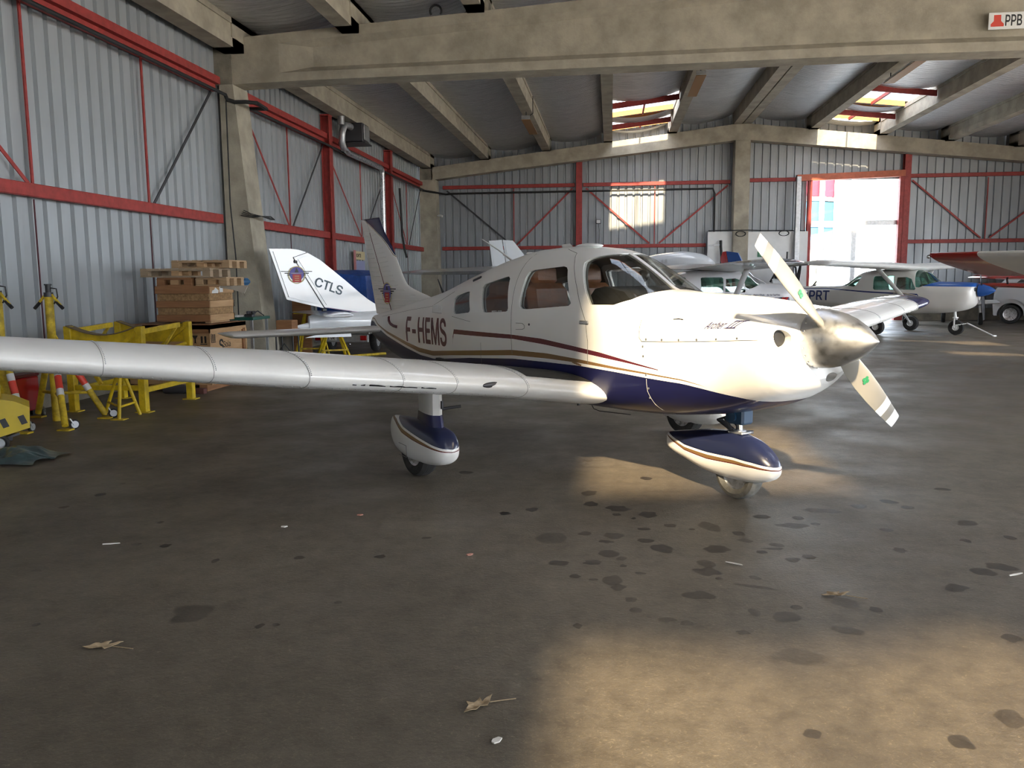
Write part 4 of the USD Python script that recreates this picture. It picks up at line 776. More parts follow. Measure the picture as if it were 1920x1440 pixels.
def high_wing(name, label, loc, rz, hull, wing_mat, tip_mat, fin_parts, spin_mat, stripes=None, tip_len=.45, semi=5.05, spats=False):
    t = thing(name, label, 'aeroplane', loc, rz)
    out = to_m3(body_loft(C152, -5.3, 2.10, 110)); cav = to_m3(body_loft(C152, -1.42, 1.1, 40, .02)); cut = m3.Manifold()
    for w in WIN152: cut = cut + to_m3(prism(w, -1, 1))
    sh = to_m3(prism(SHIELD152, -.52, -.015)) + to_m3(prism(SHIELD152, .015, .52))
    obj('fuselage', from_m3(out - cav - cut - sh), hull, t, smooth=35)
    gl = to_m3(body_loft(C152, -1.4, 1.5, 40, .004)) - to_m3(body_loft(C152, -1.4, 1.48, 40, .008))
    for w in WIN152:
        for s in (-1, 1): obj('side_window', from_m3(gl ^ to_m3(prism(w, s * .05, s * 1))), teal, t, smooth=40)
    for s in (-1, 1): obj('windshield', from_m3(gl ^ to_m3(prism(SHIELD152, s * .015, s * .52))), teal, t, smooth=40)
    obj('instrument_panel', box((.78, -.42, .8), (1.05, .42, 1.36), .04), blackish, t)
    for y in (-.24, .24): 
        sp = UsdGeom.Xform.Define(stage, numbered(str(t.GetPath()) + '/seat')); obj('cushion', box((-.35, y - .2, .85), (.15, y + .2, 1.0), .04), trim_grey, sp); obj('backrest', moved(box((-.06, -.2, 0), (.06, .2, .52), .04), loc=(-.35, y, .95), ry=-.2), trim_grey, sp)
    for s in (-1, 1):
        zr = 1.79; d = .022
        obj('wing', wing_half([(s * a, .78 - .0 * a, 1.5, zr + d * a, 1) for a in (0.0, 1.0, 2.4)] + [(s * a, .78 - .12 * (a - 2.4), 1.5 - .16 * (a - 2.4), zr + d * a, .95) for a in np.linspace(2.6, semi - tip_len, 6)]), wing_mat, t, smooth=45)
        a0 = semi - tip_len; b0 = .78 - .12 * (a0 - 2.4); c0 = 1.5 - .16 * (a0 - 2.4)
        obj('wing_tip', wing_half([(s * (a0 + tip_len * u), b0 - .25 * u * u * tip_len, c0 * (1 - .3 * u * u), zr + d * (a0 + tip_len * u) - .05 * u * u, k) for u, k in ((0, .95), (.3, .9), (.6, .75), (.85, .5), (.97, .25), (1, .06))]), tip_mat, t, smooth=45)
        obj('wing_strut', loft([np.c_[p[0] + .075 * np.cos(q), p[1] + 0 * q, p[2] + .0 * q + .022 * np.sin(q)] for q in [np.linspace(0, 2 * PI, 16, endpoint=False)] for p in ((.42, s * .50, .98), (.26, s * 1.95, 1.80))]), wing_mat, t, smooth=40)
        obj('gear_leg', tube([(-.02, s * .40, .66), (-.01, s * .75, .47), (0, s * 1.13, .24)], [.05, .038, .028], 10), grey_paint, t)
        T, Hb = wheel((0, s * 1.20, .215), .215, .16, .42); obj('tyre', T, rubber, t, smooth=40); obj('wheel_hub', Hb, white, t)
    for nm, poly, th, mm in fin_parts: obj(nm, plate(poly, th), mm, t, smooth=False)
    a = airfoil(14, .09, 0)
    obj('stabilizer', loft([np.c_[-4.35 - .12 * abs(y) - a[:, 0] * (.95 - .2 * abs(y)) , np.full(len(a), y), 1.16 + a[:, 1] * k * .9] for y, k in ((-1.55, .25), (-1.5, .8), (-.6, 1), (.6, 1), (1.5, .8), (1.55, .25))]), wing_mat, t, smooth=40)
    T, Hb = wheel((1.63, 0, .20), .20, .14, .42); obj('tyre', T, rubber, t, smooth=40); obj('wheel_hub', Hb, white, t)
    obj('nose_fork', cat(bar((1.60, -.09, .20), (1.60, -.09, .47), .04, .03), bar((1.60, .09, .20), (1.60, .09, .47), .04, .03), cyl((1.60, 0, .45), (1.57, 0, .70), .035), box((1.55, -.10, .44), (1.65, .10, .48), .01)), white, t)
    obj('spinner', revolve([(0, 0), (.165, 0), (.155, .10), (.115, .23), (.06, .33), (.02, .38), (0, .39)], (2.14, 0, 1.19), (1, 0, 0), 32), spin_mat, t, smooth=40)
    for q in (1.95, 1.95 + PI):
        rad = np.array([0, math.cos(q), math.sin(q)]); tn = np.array([0, -math.sin(q), math.cos(q)])
        S = []
        for r, c, tw in ((.08, .07, 50), (.3, .11, 35), (.6, .10, 24), (.85, .06, 18)):
            e = airfoil(10, .14, 0); tw = math.radians(tw); S.append(np.array([2.2, 0, 1.19]) + r * rad + np.outer((e[:, 0] - .4) * c, tn * math.cos(tw) + np.array([1, 0, 0]) * math.sin(tw)) + np.outer(e[:, 1] * c, np.array([1, 0, 0]) * math.cos(tw) - tn * math.sin(tw)))
        obj('propeller_blade', loft(S), steel_dark, t, smooth=50)
    obj('air_inlet', cat(*[moved(trimesh.creation.icosphere(2, 1.0), s=[.02, .085, .055], loc=(2.10, y, 1.22)) for y in (-.2, .2)]), black, t, smooth=True)
    obj('step', bar((-.35, -.4, .60), (-.35, -.62, .50), .06, .02), white, t)
    return t
T1 = lambda v: {-5.4: v, 2.2: v}
h152 = mat_stripes('cessna_white', -5.4, 2.2, ({-5.4: .5, 2.2: .5}, {-5.4: 1.17, -1.9: 1.23, -.6: 1.125, .8: 1.06, .85: .5, 2.2: .5}, {-5.4: 1.19, -1.9: 1.25, -.6: 1.165, .8: 1.10, .85: .49, 2.2: .49}),
                   ({-5.4: 3, .84: 3, .85: 1.305, 2.2: 1.285}, {-5.4: 2.9, .84: 2.9, .85: 2.0, 1.2: 1.9, 2.2: 1.9}), base=(.66, .64, .60), mid=(.02, .03, .12), hi=(.012, .075, .30))
fin_b = [('fin', [(-3.7, 1.24), (-4.45, 1.60), (-4.72, 1.84), (-5.18, 1.80), (-5.02, 1.15)], .09, grey_paint), ('fin_top', [(-4.72, 1.84), (-5.02, 2.36), (-5.44, 2.42), (-5.30, 1.795), (-5.18, 1.80)], .085, blue), ('rudder', [(-5.20, 1.80), (-5.32, 1.795), (-5.46, 2.42), (-5.58, 2.40), (-5.66, 2.2), (-5.55, 1.6), (-5.38, 1.12), (-5.04, 1.12)], .06, red_gloss), ('fin_stripe', [(-4.62, 1.74), (-4.70, 1.82), (-5.18, 1.78), (-5.17, 1.73)], .10, blue)]  # lower fin is white; grey paint puts its shade into the colour
ac2 = high_wing('high_wing_aeroplane', 'white high-wing aeroplane with blue cowling top and blue spinner, facing right beyond the big propeller', (7.94, 24.6, 0), math.atan2(-.6347, .7727), h152, white, white, fin_b, blue)
def side_text(t, s, h, x0, z0, width, m, name='registration', bold=True):
    g = text(s, h, bold, .001); vv, ff = trimesh.remesh.subdivide_to_size(g.vertices, g.faces, .06, 20); v = np.array(vv); v[:, 0] -= v[:, 0].min(); v[:, 0] *= width / v[:, 0].max(); X = x0 + v[:, 0]; Z = z0 + v[:, 1]
    obj(name, trimesh.Trimesh(np.c_[X, body_y(C152, X, Z) - .004 - v[:, 2], Z], ff, process=False), m, t, smooth=False)
side_text(ac2, 'F-GPRT', .27, -3.12, .90, 1.38, mat('registration_blue', (.02, .035, .13), .4))
obj('swoosh', tube(np.array([(x, float(body_y(C152, x, z)) - .002, z) for x, z in ((.15, 1.12), (.45, 1.11), (.70, 1.06), (.84, .96), (.86, .86), (.76, .74), (.62, .68))]), .022, 6), mat('taupe_paint', (.36, .32, .26), .4), ac2)
obj('tow_bar', cat(bar((1.64, .1, .26), (1.9, .0, .32), .03, .02), bar((1.64, -.1, .26), (1.9, .0, .32), .03, .02), cyl((1.9, 0, .32), (2.62, -.30, .03), .022), cyl((2.62, -.30, .03), (2.66, -.20, .03), .02)), white, ac2)
h172 = mat_stripes('cessna_grey_white', -5.4, 2.2, ({-5.4: .5, 2.2: .5}, {-5.4: 1.05, .5: .97, 1.9: 1.0, 1.95: .5, 2.2: .5}, {-5.4: 1.13, .5: 1.06, 1.9: 1.07, 1.95: .49, 2.2: .49}), ({-5.4: 2, 2.2: 2}, {-5.4: 1, 2.2: 1}), base=(.60, .60, .62), mid=(.02, .025, .10))
pale = mat('pale_blue_white_paint', (.62, .66, .70), .35)
fin_g = [('fin', [(-3.6, 1.2), (-4.2, 1.50), (-4.62, 1.95), (-5.08, 2.53), (-5.34, 2.55), (-5.24, 1.9), (-5.10, 1.1)], .09, pale), ('rudder', [(-5.12, 1.1), (-5.26, 1.9), (-5.36, 2.55), (-5.68, 2.53), (-5.50, 1.1)], .06, pale)]
ac3 = high_wing('high_wing_aeroplane', 'grey-white high-wing aeroplane with navy wing tip, partly hidden behind the big aeroplane nose', (2.55, 21.9, 0), math.radians(10.4), h172, grey_paint, navy, fin_g, white, tip_len=2.0, semi=5.3)
obj('tail_flash', cat(*[prism([(1.60 + k, .955), (1.66 + k, .955), (1.74 + k, 1.075), (1.68 + k, 1.075)], -.535, -.45) for k in (0, .09)]), red_gloss, ac3, smooth=False)
side_text(ac3, 'Le Mans   Aero Club   de la Sarthe', .05, .62, 1.11, 1.0, navy, 'motto', False)
obj('aileron_edge', bar((.55, -3.3, 1.80), (.40, -5.0, 1.82), .012, .03), white, ac3)

# ---- the white ultralight whose fin reads CTLS
CT = thing('ultralight_aeroplane', 'glossy white ultralight aeroplane with large lettered fin and club badge, left of the big tail', 'aeroplane', (-6.1, 14.7, 0), math.radians(37))
CTs = [(.60, .92, .62, .06, .77, 2.2), (.9, .98, .64, .14, .80, 2.3), (1.5, .98, .60, .22, .79, 2.4), (2.2, 1.00, .57, .28, .80, 2.4), (3.2, 1.08, .50, .40, .86, 2.5), (4.0, 1.45, .43, .48, .92, 2.6), (4.4, 1.72, .40, .50, 1.0, 2.7), (4.9, 1.74, .40, .50, 1.0, 2.7), (5.5, 1.35, .42, .48, .90, 2.5), (6.3, 1.10, .48, .38, .82, 2.3), (6.7, .98, .60, .16, .80, 2.1)]
ctl_white = mat('ultralight_white', (.74, .77, .80), .2, coat=.6)
obj('fuselage', body_loft(CTs, .60, 6.7, 80), ctl_white, CT, smooth=40)
FIN = [(.352, 2.001), (.606, 2.087), (.64, 2.076), (.856, 1.953), (1.039, 1.806), (1.341, 1.563), (1.615, 1.327), (1.772, 1.207), (2.05, 1.03), (2.25, .96), (1.926, .90), (.906, 1.075)]
RUD = [(-.087, 2.157), (.302, 2.159), (.437, 2.146), (.572, 2.109), (.598, 2.094), (.342, 2.006), (.893, 1.06), (.466, 1.164), (.196, 1.237)]
obj('fin', plate(FIN, .12, .4), ctl_white, CT, smooth=False); obj('rudder', plate(RUD, .10, .3), ctl_white, CT, smooth=False)
obj('hinge_line', cat(*[bar((.349, s * .043, 2.0), (.90, s * .043, 1.07), .006, .012) for s in (-1, 1)], *[bar((.352, s * .043, 2.0), (.60, s * .043, 2.09), .006, .01) for s in (-1, 1)]), steel_dark, CT)
obj('hinge_bracket', cat(box((.35, -.055, 1.90), (.42, .055, 1.95), .01), box((.86, -.04, 1.00), (.95, .04, 1.06), .01)), black, CT)
a = airfoil(14, .10, 0)
obj('stabilator', loft([np.c_[1.42 - .30 * abs(y) - a[:, 0] * (.78 - .22 * abs(y)), np.full(len(a), y), .955 + a[:, 1] * k * .8] for y, k in ((-1.22, .2), (-1.15, .8), (0, 1.15), (1.15, .8), (1.22, .2))]), ctl_white, CT, smooth=40)
obj('tail_skid_fin', loft([np.c_[x + 0 * np.zeros(16), w * np.cos(np.linspace(0, 2 * PI, 16, endpoint=False)), zc + h * np.sin(np.linspace(0, 2 * PI, 16, endpoint=False))] for x, w, zc, h in ((.36, .004, .725, .02), (.55, .03, .73, .06), (.9, .05, .735, .085), (1.6, .05, .70, .09), (2.1, .02, .68, .05))]), ctl_white, CT, smooth=40)
obj('lower_fin', plate([(.52, .515), (1.42, .50), (1.40, .62), (.9, .60)], .05), ctl_white, CT, smooth=False)
obj('fin_fillet_line', cat(*[bar((.95, s * .068, 1.07), (1.95, s * .068, .905), .008, .012) for s in (-1, 1)]), mat('lilac_line', (.35, .25, .36), .5), CT)
for s in (-1, 1):
    obj('wing', wing_half([(s * y, 5.25 - .02 * y, 1.35 - .07 * y, 1.745 + .0 * y, k) for y, k in ((0, 1), (1, 1), (3.7, .95), (4.45, .8), (4.62, .4), (4.67, .1))]), ctl_white, CT, smooth=45)
    obj('gear_leg', tube([(4.7, s * .45, .46), (4.65, s * .9, .22)], .03, 8), ctl_white, CT)
    T, Hb = wheel((4.65, s * .95, .20), .20, .14, .45); obj('tyre', T, rubber, CT, smooth=40); obj('wheel_hub', Hb, white, CT)
    obj('side_window', moved(prism([(4.15, 1.05), (4.4, 1.42), (4.9, 1.45), (5.3, 1.05)], -.003, .003), loc=(0, s * .485, 0)), tinted, CT, smooth=False)
T, Hb = wheel((6.15, 0, .19), .19, .12, .45); obj('tyre', T, rubber, CT, smooth=40); obj('wheel_hub', Hb, white, CT); obj('nose_leg', cyl((6.15, 0, .2), (6.1, 0, .6), .03), ctl_white, CT)
obj('spinner', revolve([(0, 0), (.13, 0), (.10, .12), (.04, .22), (0, .25)], (6.7, 0, .80), (1, 0, 0), 24), ctl_white, CT, smooth=40)
grey_ink = mat('grey_lettering', (.09, .13, .16), .5)
for s in (-1,):
    lt = []; serif = 0
    for k, ch in enumerate('CTLS'):
        g = text(ch, .165, True, .002, 1.0, .12); g.vertices[:, 0] -= g.vertices[:, 0].min(); lt.append(moved(g, loc=(serif, 0, 0))); serif += g.vertices[:, 0].max() + (-.012 if ch == 'T' else .014)
    u = np.array([.94, 0, -.34]); v = np.array([.20, 0, .98]); obj('lettering', on_plane(cat(lt), (.715, s * .0655, 1.485), u, v), grey_ink, CT, smooth=False, label='slanted grey CTLS lettering')
badge(CT, (.392, -.0650, 1.70), (1, 0, 0), (0, 0, 1), .32)

# ---- a tall white aircraft nose with a red flash, beyond the grey-white high-wing aeroplane
PD = thing('white_aircraft', 'white aircraft with rounded nose and red flash standing before the back wall', 'aeroplane', (1.9, 28.6, 0), math.radians(-28))
PDs = [(-1.9, 2.12, 1.90, .05, 2.0, 2), (-1.2, 2.22, 1.72, .22, 1.95, 2.1), (-.3, 2.38, 1.60, .42, 1.98, 2.2), (.5, 2.44, 1.58, .50, 2.0, 2.2), (1.1, 2.36, 1.66, .44, 2.0, 2.2), (1.45, 2.22, 1.78, .30, 2.0, 2.1), (1.60, 2.08, 1.90, .10, 1.99, 2)]
obj('fuselage', body_loft(PDs, -1.9, 1.60, 50), ctl_white, PD, smooth=40); obj('fin', plate([(-1.95, 2.50), (-1.75, 2.52), (-.7, 2.26), (-1.4, 2.05)], .06), ctl_white, PD, smooth=False)
obj('red_flash', cat(prism([(-1.3, 2.12), (-.35, 1.93), (-.55, 1.80)], -.47, -.40)), hot_red, PD, smooth=False)
obj('type_mark', on_plane(text('4.8', .11, True), (-.05, -.485, 2.06), (1, 0, 0), (0, 0, 1)), grey_paint, PD, smooth=False)
for x, y in ((.6, .45), (.6, -.45), (-1.0, 0)): obj('landing_leg', cyl((x, y, .0), (x * .8, y * .5, 1.75), .03), white, PD)

# ---- white light aircraft behind the blue-nosed one, red wing panels and the white van
WB = thing('white_aircraft', 'low white light aircraft parked nose to the back wall, mostly hidden behind the blue-nosed aeroplane', 'aeroplane', (10.75, 28.7, 0), math.radians(68))
WBs = [(-4.6, 1.0, .85, .05, .92, 2.2), (-2, 1.15, .62, .30, .88, 2.4), (-1, 1.22, .55, .48, .9, 2.6), (-.3, 1.30, .52, .52, .9, 2.8), (.3, 1.30, .50, .52, .9, 2.8), (.9, 1.22, .52, .50, .9, 2.6), (1.7, 1.15, .62, .38, .88, 2.4), (1.9, 1.0, .78, .2, .88, 2.2)]
obj('fuselage', body_loft(WBs, -4.6, 1.9, 60), mat('dusty_white', (.5, .5, .48), .5), WB, smooth=40)
for s in (-1, 1):
    obj('wing', wing_half([(s * y, .55, 1.3 - .05 * y, .62 + .07 * y, k) for y, k in ((.3, 1), (1.0, 1), (1.5, .8), (1.6, .2))]), white, WB, smooth=45); T, Hb = wheel((0, s * 1.1, .2), .2, .14, .45); obj('tyre', T, rubber, WB); obj('wheel_hub', Hb, white, WB); obj('gear_leg', cyl((0, s * 1.1, .2), (0, s * 1.05, .62), .03), white, WB)
T, Hb = wheel((1.3, 0, .19), .19, .13, .45); obj('tyre', T, rubber, WB); obj('wheel_hub', Hb, white, WB); obj('nose_leg', cyl((1.3, 0, .2), (1.25, 0, .6), .03), white, WB)
obj('fin', plate([(-3.6, .95), (-4.2, 1.3), (-4.7, 1.32), (-4.6, .9)], .06), white, WB, smooth=False)
RWd = thing('red_wing_aeroplane', 'aeroplane with glossy red and white wing entering from the right edge', 'aeroplane', (9.33, 13.85, -.09), math.radians(208))
def rwing(s, a0, a1, m, nm):
    A = airfoil(18, .13, .02); S = []
    for y in np.linspace(a0, a1, 6):
        f = 1 if y < 4.9 else .9; c = 1.5 * f; ang = math.radians(17); X = .55 - A[:, 0] * c; Z = A[:, 1] * c
        S.append(np.c_[X * math.cos(ang), np.full(len(A), s * y), 1.88 + X * math.sin(ang) + Z + .012 * y])
    obj(nm, loft(S), m, RWd, smooth=45)
for s in (-1, 1):
    rwing(s, 0, 4.0, white, 'wing'); rwing(s, 4.0, 5.1, red_gloss, 'wing_tip')
    obj('wing_strut', bar((.2, s * .35, .75), (.1, s * 2.2, 1.85), .05, .03), white, RWd); T, Hb = wheel((.5, s * .8, .25), .25, .16, .45); obj('tyre', T, rubber, RWd); obj('wheel_hub', Hb, white, RWd); obj('gear_leg', cyl((.5, s * .78, .25), (.4, s * .3, .7), .035), red_gloss, RWd)
obj('tip_light', moved(trimesh.creation.icosphere(2, .04), loc=(.53, -5.12, 2.06)), chrome, RWd, smooth=True)
RB = [(-4.6, .95, .72, .04, .84, 2.1), (-2.5, 1.35, .70, .25, 1.0, 2.3), (-.8, 1.85, .68, .36, 1.2, 2.6), (.3, 1.9, .68, .38, 1.2, 2.6), (.8, 1.45, .72, .38, 1.1, 2.5), (1.6, 1.4, .85, .28, 1.12, 2.3)]
obj('fuselage', body_loft(RB, -4.6, 1.6, 50), red_gloss, RWd, smooth=40)
obj('tail_wheel', wheel((-4.3, 0, .12), .12, .08)[0], rubber, RWd); obj('tail_spring', cyl((-4.3, 0, .12), (-4.2, 0, .8), .02), steel_dark, RWd)
obj('fin', plate([(-3.9, .95), (-4.3, 1.6), (-4.8, 1.55), (-4.75, .8)], .05), red_gloss, RWd, smooth=False)
RL = thing('red_low_wing_aeroplane', 'red low aeroplane behind the white van side, only wing and tail edges showing', 'aeroplane', (13.2, 25.3, 0), math.radians(90))
RLs = [(-4.2, 1.1, .9, .05, 1.0, 2.2), (-1.5, 1.2, .7, .35, .95, 2.4), (-.6, 1.5, .65, .45, 1.0, 2.5), (.3, 1.5, .62, .45, 1.0, 2.5), (.9, 1.25, .65, .42, .95, 2.5), (1.9, 1.15, .75, .3, .95, 2.3)]
obj('fuselage', body_loft(RLs, -4.2, 1.9, 50), hot_red, RL, smooth=40)
for s in (-1, 1):
    obj('wing', wing_half([(s * y, .6, 1.3, 1.50 + .01 * y, k) for y, k in ((.2, 1), (2.0, 1), (2.75, .7), (2.85, .2))]), red_gloss, RL, smooth=45)
    obj('lower_wing', wing_half([(s * y, 1.0, 1.1, 1.22 + .03 * y, k) for y, k in ((.2, 1), (2.0, .9), (2.55, .6), (2.65, .2))]), hot_red, RL, smooth=45)  # brighter red than the upper wing, sunlight put into the colour
    obj('wing_strut', cyl((.2, s * 1.9, 1.26), (.1, s * 2.0, 1.52), .025), steel_dark, RL); T, Hb = wheel((.4, s * .8, .22), .22, .15, .45); obj('tyre', T, rubber, RL); obj('wheel_hub', Hb, white, RL); obj('gear_leg', cyl((.4, s * .78, .22), (.3, s * .3, .75), .035), hot_red, RL)
obj('tail_wheel', wheel((-3.9, 0, .12), .12, .08)[0], rubber, RL); obj('tail_spring', cyl((-3.9, 0, .12), (-3.8, 0, .95), .02), steel_dark, RL)
van = thing('van', 'white panel van with black side mouldings at the right edge', 'van', (13.2, 29.75, 0), math.radians(-26))
vp = sg.Polygon([(-.33, .30), (-.36, .62), (-.33, 1.05), (-.12, 1.35), (.45, 1.78), (.8, 1.84), (3.1, 1.82), (3.25, 1.2), (3.25, .32)]).buffer(.04).difference(sg.Point(.12, .30).buffer(.38)).difference(sg.Point(2.55, .30).buffer(.38))
obj('body', cat(prism(vp, -.72, .72), prism(vp.buffer(-.12), -.80, .80)), mat('van_white', (.60, .62, .64), .3, coat=.4), van, smooth=30)
for s in (-1, 1):
    obj('side_moulding', bar((.62, s * .805, .72), (2.1, s * .805, .70), .025, .14, b=.01), black, van); obj('door_handle', box((1.35, s * .80, 1.10), (1.44, s * .82, 1.30), .01), black, van); obj('vent_slot', box((-.05, s * .80, 1.28), (.55, s * .812, 1.33), .004), black, van)
    obj('side_window', prism([(.25, 1.34), (.62, 1.66), (1.3, 1.66), (1.3, 1.34)], s * .80, s * .806), steel_dark, van, smooth=False)
    for x in (.12, 2.55):
        T, Hb = wheel((x, s * .70, .31), .31, .19, .66); obj('tyre', T, rubber, van, smooth=40); obj('wheel_hub', Hb, alu, van)
        obj('wheel_spokes', cat([bar((x, s * .79, .31), (x + .2 * math.cos(q), s * .79, .31 + .2 * math.sin(q)), .03, .02) for q in np.arange(5) * 2 * PI / 5 + .3]), alu, van)
# ================================================================== ALONG THE LEFT WALL
yellow = mat('yellow_paint', (.58, .41, .012), .5, var=.22, scale=8, bump=.0008, bscale=50)
yellow_worn = mat('worn_yellow_paint', (.48, .34, .018), .6, var=.35, scale=11)
yellow_bright = mat('bright_yellow_paint', (.55, .40, .008), .4, var=.06, scale=5)
stripe_red = mat('reflective_red', (.62, .05, .03), .4); stripe_white = mat('reflective_white', (.6, .6, .6), .45)
def caster(parent, p, yaw, r=.055):
    c, s = math.cos(yaw), math.sin(yaw); q = np.array(p, float)
    obj('caster_fork', cat(bar(q + [0, 0, r + .07], q + [c * .04, s * .04, r], .05, .012)), galv, parent)
    m = cat(*wheel((0, 0, 0), r, .03, .7)); obj('caster_wheel', moved(m, rz=yaw, loc=q + [c * .05, s * .05, r]), rubber, parent); obj('caster_disc', moved(cyl((0, -.017, 0), (0, .017, 0), r * .7), rz=yaw, loc=q + [c * .05, s * .05, r]), galv, parent)
def jack(label, x, y, feet, ztop=1.50, zj=1.0):
    t = thing('tripod_jack', label, 'jack', (x, y, 0)); 
    obj('column', cyl((0, 0, .12), (0, 0, ztop - .08), .045, n=20), yellow_worn, t); obj('lower_tube', cyl((0, 0, .0), (0, 0, .55), .055, n=20), yellow_worn, t)
    obj('collar', cyl((0, 0, ztop - .08), (0, 0, ztop - .03), .05), steel_dark, t); obj('pump_head', cat(cyl((0, 0, ztop - .03), (0, 0, ztop + .05), .03), cyl((0, 0, ztop + .05), (0, 0, ztop + .065), .04)), black, t)
    obj('pump_hose', tube([(.03, 0, ztop + .02), (.10, .0, ztop + .01), (.11, 0, ztop - .08), (.06, 0, ztop - .16)], .008, 6), black, t)
    for dx in (-.16, .17): obj('jack_handle', cyl((dx * .2, 0, ztop - .05), (dx, -.02, ztop - .20), .015), yellow_worn, t); obj('handle_grip', cyl((dx * .62, -.012, ztop - .14), (dx * 1.05, -.021, ztop - .212), .019), black, t)
    for fx, fy, band in feet:
        f = np.array([fx - x, fy - y, .05]); top = np.array([0, 0, zj]); P = lambda u: top + (f - top) * u
        obj('leg', cyl(P(0), P(1), .035, n=14), yellow_worn, t)
        if band:
            for k, (u0, u1) in enumerate(((.40, .48), (.48, .62), (.62, .69))): obj('leg_band', cyl(P(u0), P(u1), .037, n=14), stripe_white if k != 1 else stripe_red, t)
        obj('foot_plate', box(f + [-.07, -.05, -.05], f + [.07, .05, -.035]), yellow_worn, t); caster(t, f + [.03, .03, -.05], rng.random() * 3)
        obj('brace', cyl([0, 0, .32], P(.72), .018, n=10), yellow_worn, t)
    return t
jack('yellow tripod jack with red-white leg bands, nearer the yellow cradle', -6.33, 8.80, ((-5.82, 8.20, 1), (-5.86, 8.98, 1), (-6.72, 9.0, 0)))
jack('yellow tripod jack with black pump head, leftmost by the wall', -6.45, 8.15, ((-6.75, 7.75, 0), (-6.15, 8.0, 1), (-6.7, 8.5, 1)), 1.53)
# cradle stand: two end frames with hollowed saddle boards, rails and braces
cr = thing('cradle_stand', 'yellow steel cradle stand with hollowed saddle boards in front of the crates', 'stand')
for y, xa, xb in ((9.44, -6.56, -5.64), (10.58, -6.62, -5.64)):
    for x in (xa, xb): obj('post', box((x - .045, y - .045, 0), (x + .045, y + .045, 1.05), .006), yellow, cr); obj('foot_plate', box((x - .09, y - .07, 0), (x + .09, y + .07, .012)), yellow_worn, cr)
    xs = np.linspace(xa, xb, 24); zt = 1.05 - .11 * np.sin(PI * (xs - xa) / (xb - xa)) ** 1.0
    obj('saddle_board', prism(list(zip(xs, zt)) + [(xb, .78), (xa, .78)], y - .015, y + .015), yellow, cr)
    obj('saddle_pad', loft([np.array([(x, y - .06, z + .0), (x, y + .06, z + .0), (x, y + .06, z + .012), (x, y - .06, z + .012)]) for x, z in zip(xs, zt)]), mat('cradle_felt_%d' % int(y), (.16, .12, .07), .9), cr, smooth=False)
    obj('cross_rail', bar((xa, y, .30), (xb, y, .30), .06, .06), yellow, cr)
    obj('diagonal', bar((xb - .02, y - .02, .98), (xb - .50, y - .02, .62), .07, .04), yellow, cr); obj('diagonal', bar((xa + .1, y, .78), (xa + .38, y, .34), .04, .04), yellow_worn, cr)
for x in (-6.58, -5.64):
    obj('side_rail', bar((x, 9.44, .98), (x, 10.35, 1.02), .05, .06), yellow, cr); obj('side_rail', bar((x, 9.44, .27), (x, 10.58, .27), .06, .06), yellow, cr)
    obj('side_tube', cyl((x, 9.5, .66), (x, 10.5, .76), .025), yellow, cr); obj('side_brace', bar((x, 9.85, .68), (x, 10.3, 1.0), .035, .02), yellow_worn, cr)
tr = thing('trestle', 'small yellow tube trestle in front of the cradle stand', 'trestle')
ap = np.array([-5.72, 9.12, .62])
for f in ((-5.64, 8.90, 0), (-5.60, 9.27, 0), (-6.02, 9.22, 0), (-5.68, 8.96, 0)): obj('leg', cyl(ap, f, .02, n=12), yellow, tr)
obj('spreader', cyl((-5.655, 8.95, .14), (-5.62, 9.22, .16), .014), yellow, tr); obj('spreader', cyl((-5.66, 8.96, .14), (-5.95, 9.19, .16), .014), yellow_worn, tr); obj('foot_plate', box((-5.72, 8.85, 0), (-5.56, 8.96, .01)), yellow_worn, tr); obj('head', cyl(ap + [0, 0, -.03], ap + [0, 0, .06], .03), yellow, tr)
# yellow tow tug
tug = thing('tow_tug', 'bright yellow wheeled tow tug with black warning marks at the left edge', 'tug', (-5.46, 7.2, 0), math.radians(37))
side = [(-1.3, .13), (-.33, .13), (-.01, .215), (0, .41), (-.12, .475), (-.22, .50), (-1.3, .50)]
obj('housing', prism(side, 0, .5), yellow_bright, tug, smooth=False); obj('upper_box', box((-1.3, .02, .50), (-.23, .45, .60), .01), yellow_bright, tug)
for k, x in enumerate((-.255, -.105)): obj('warning_mark', prism([(x, .31 + .02 * k), (x + .05, .325 + .02 * k), (x + .08, .245 + .02 * k), (x + .03, .23 + .02 * k)], -.006, 0), black, tug, smooth=False)
obj('bolt_hole', cyl((-.28, -.003, .42), (-.28, 0, .42), .01), black, tug)
for x in (-.27, -1.05):
    for y in (.04, .44): T, Hb = wheel((x, y, .085), .085, .06, .6); obj('tyre', T, rubber, tug); obj('wheel_hub', Hb, galv, tug)
obj('axle_frame', cat(box((-1.2, .1, .09), (-.16, .4, .13)), bar((-.28, .12, .10), (-.10, .12, .15), .03, .02)), steel_dark, tug)
rd = thing('toolbox', 'dark red steel tool chest by the wall behind the jacks', 'toolbox', (-7.0, 8.75, 0))
obj('body', box((-.10, -.9, .05), (.10, .55, .46), .015), red_gloss, rd); obj('lid', box((-.105, -.91, .462), (.105, .56, .50), .01), mat('dark_red_lid', (.12, .01, .01), .4), rd); 
for y in (-.8, .45): obj('foot', box((-.09, y - .04, 0), (.09, y + .04, .05)), black, rd)
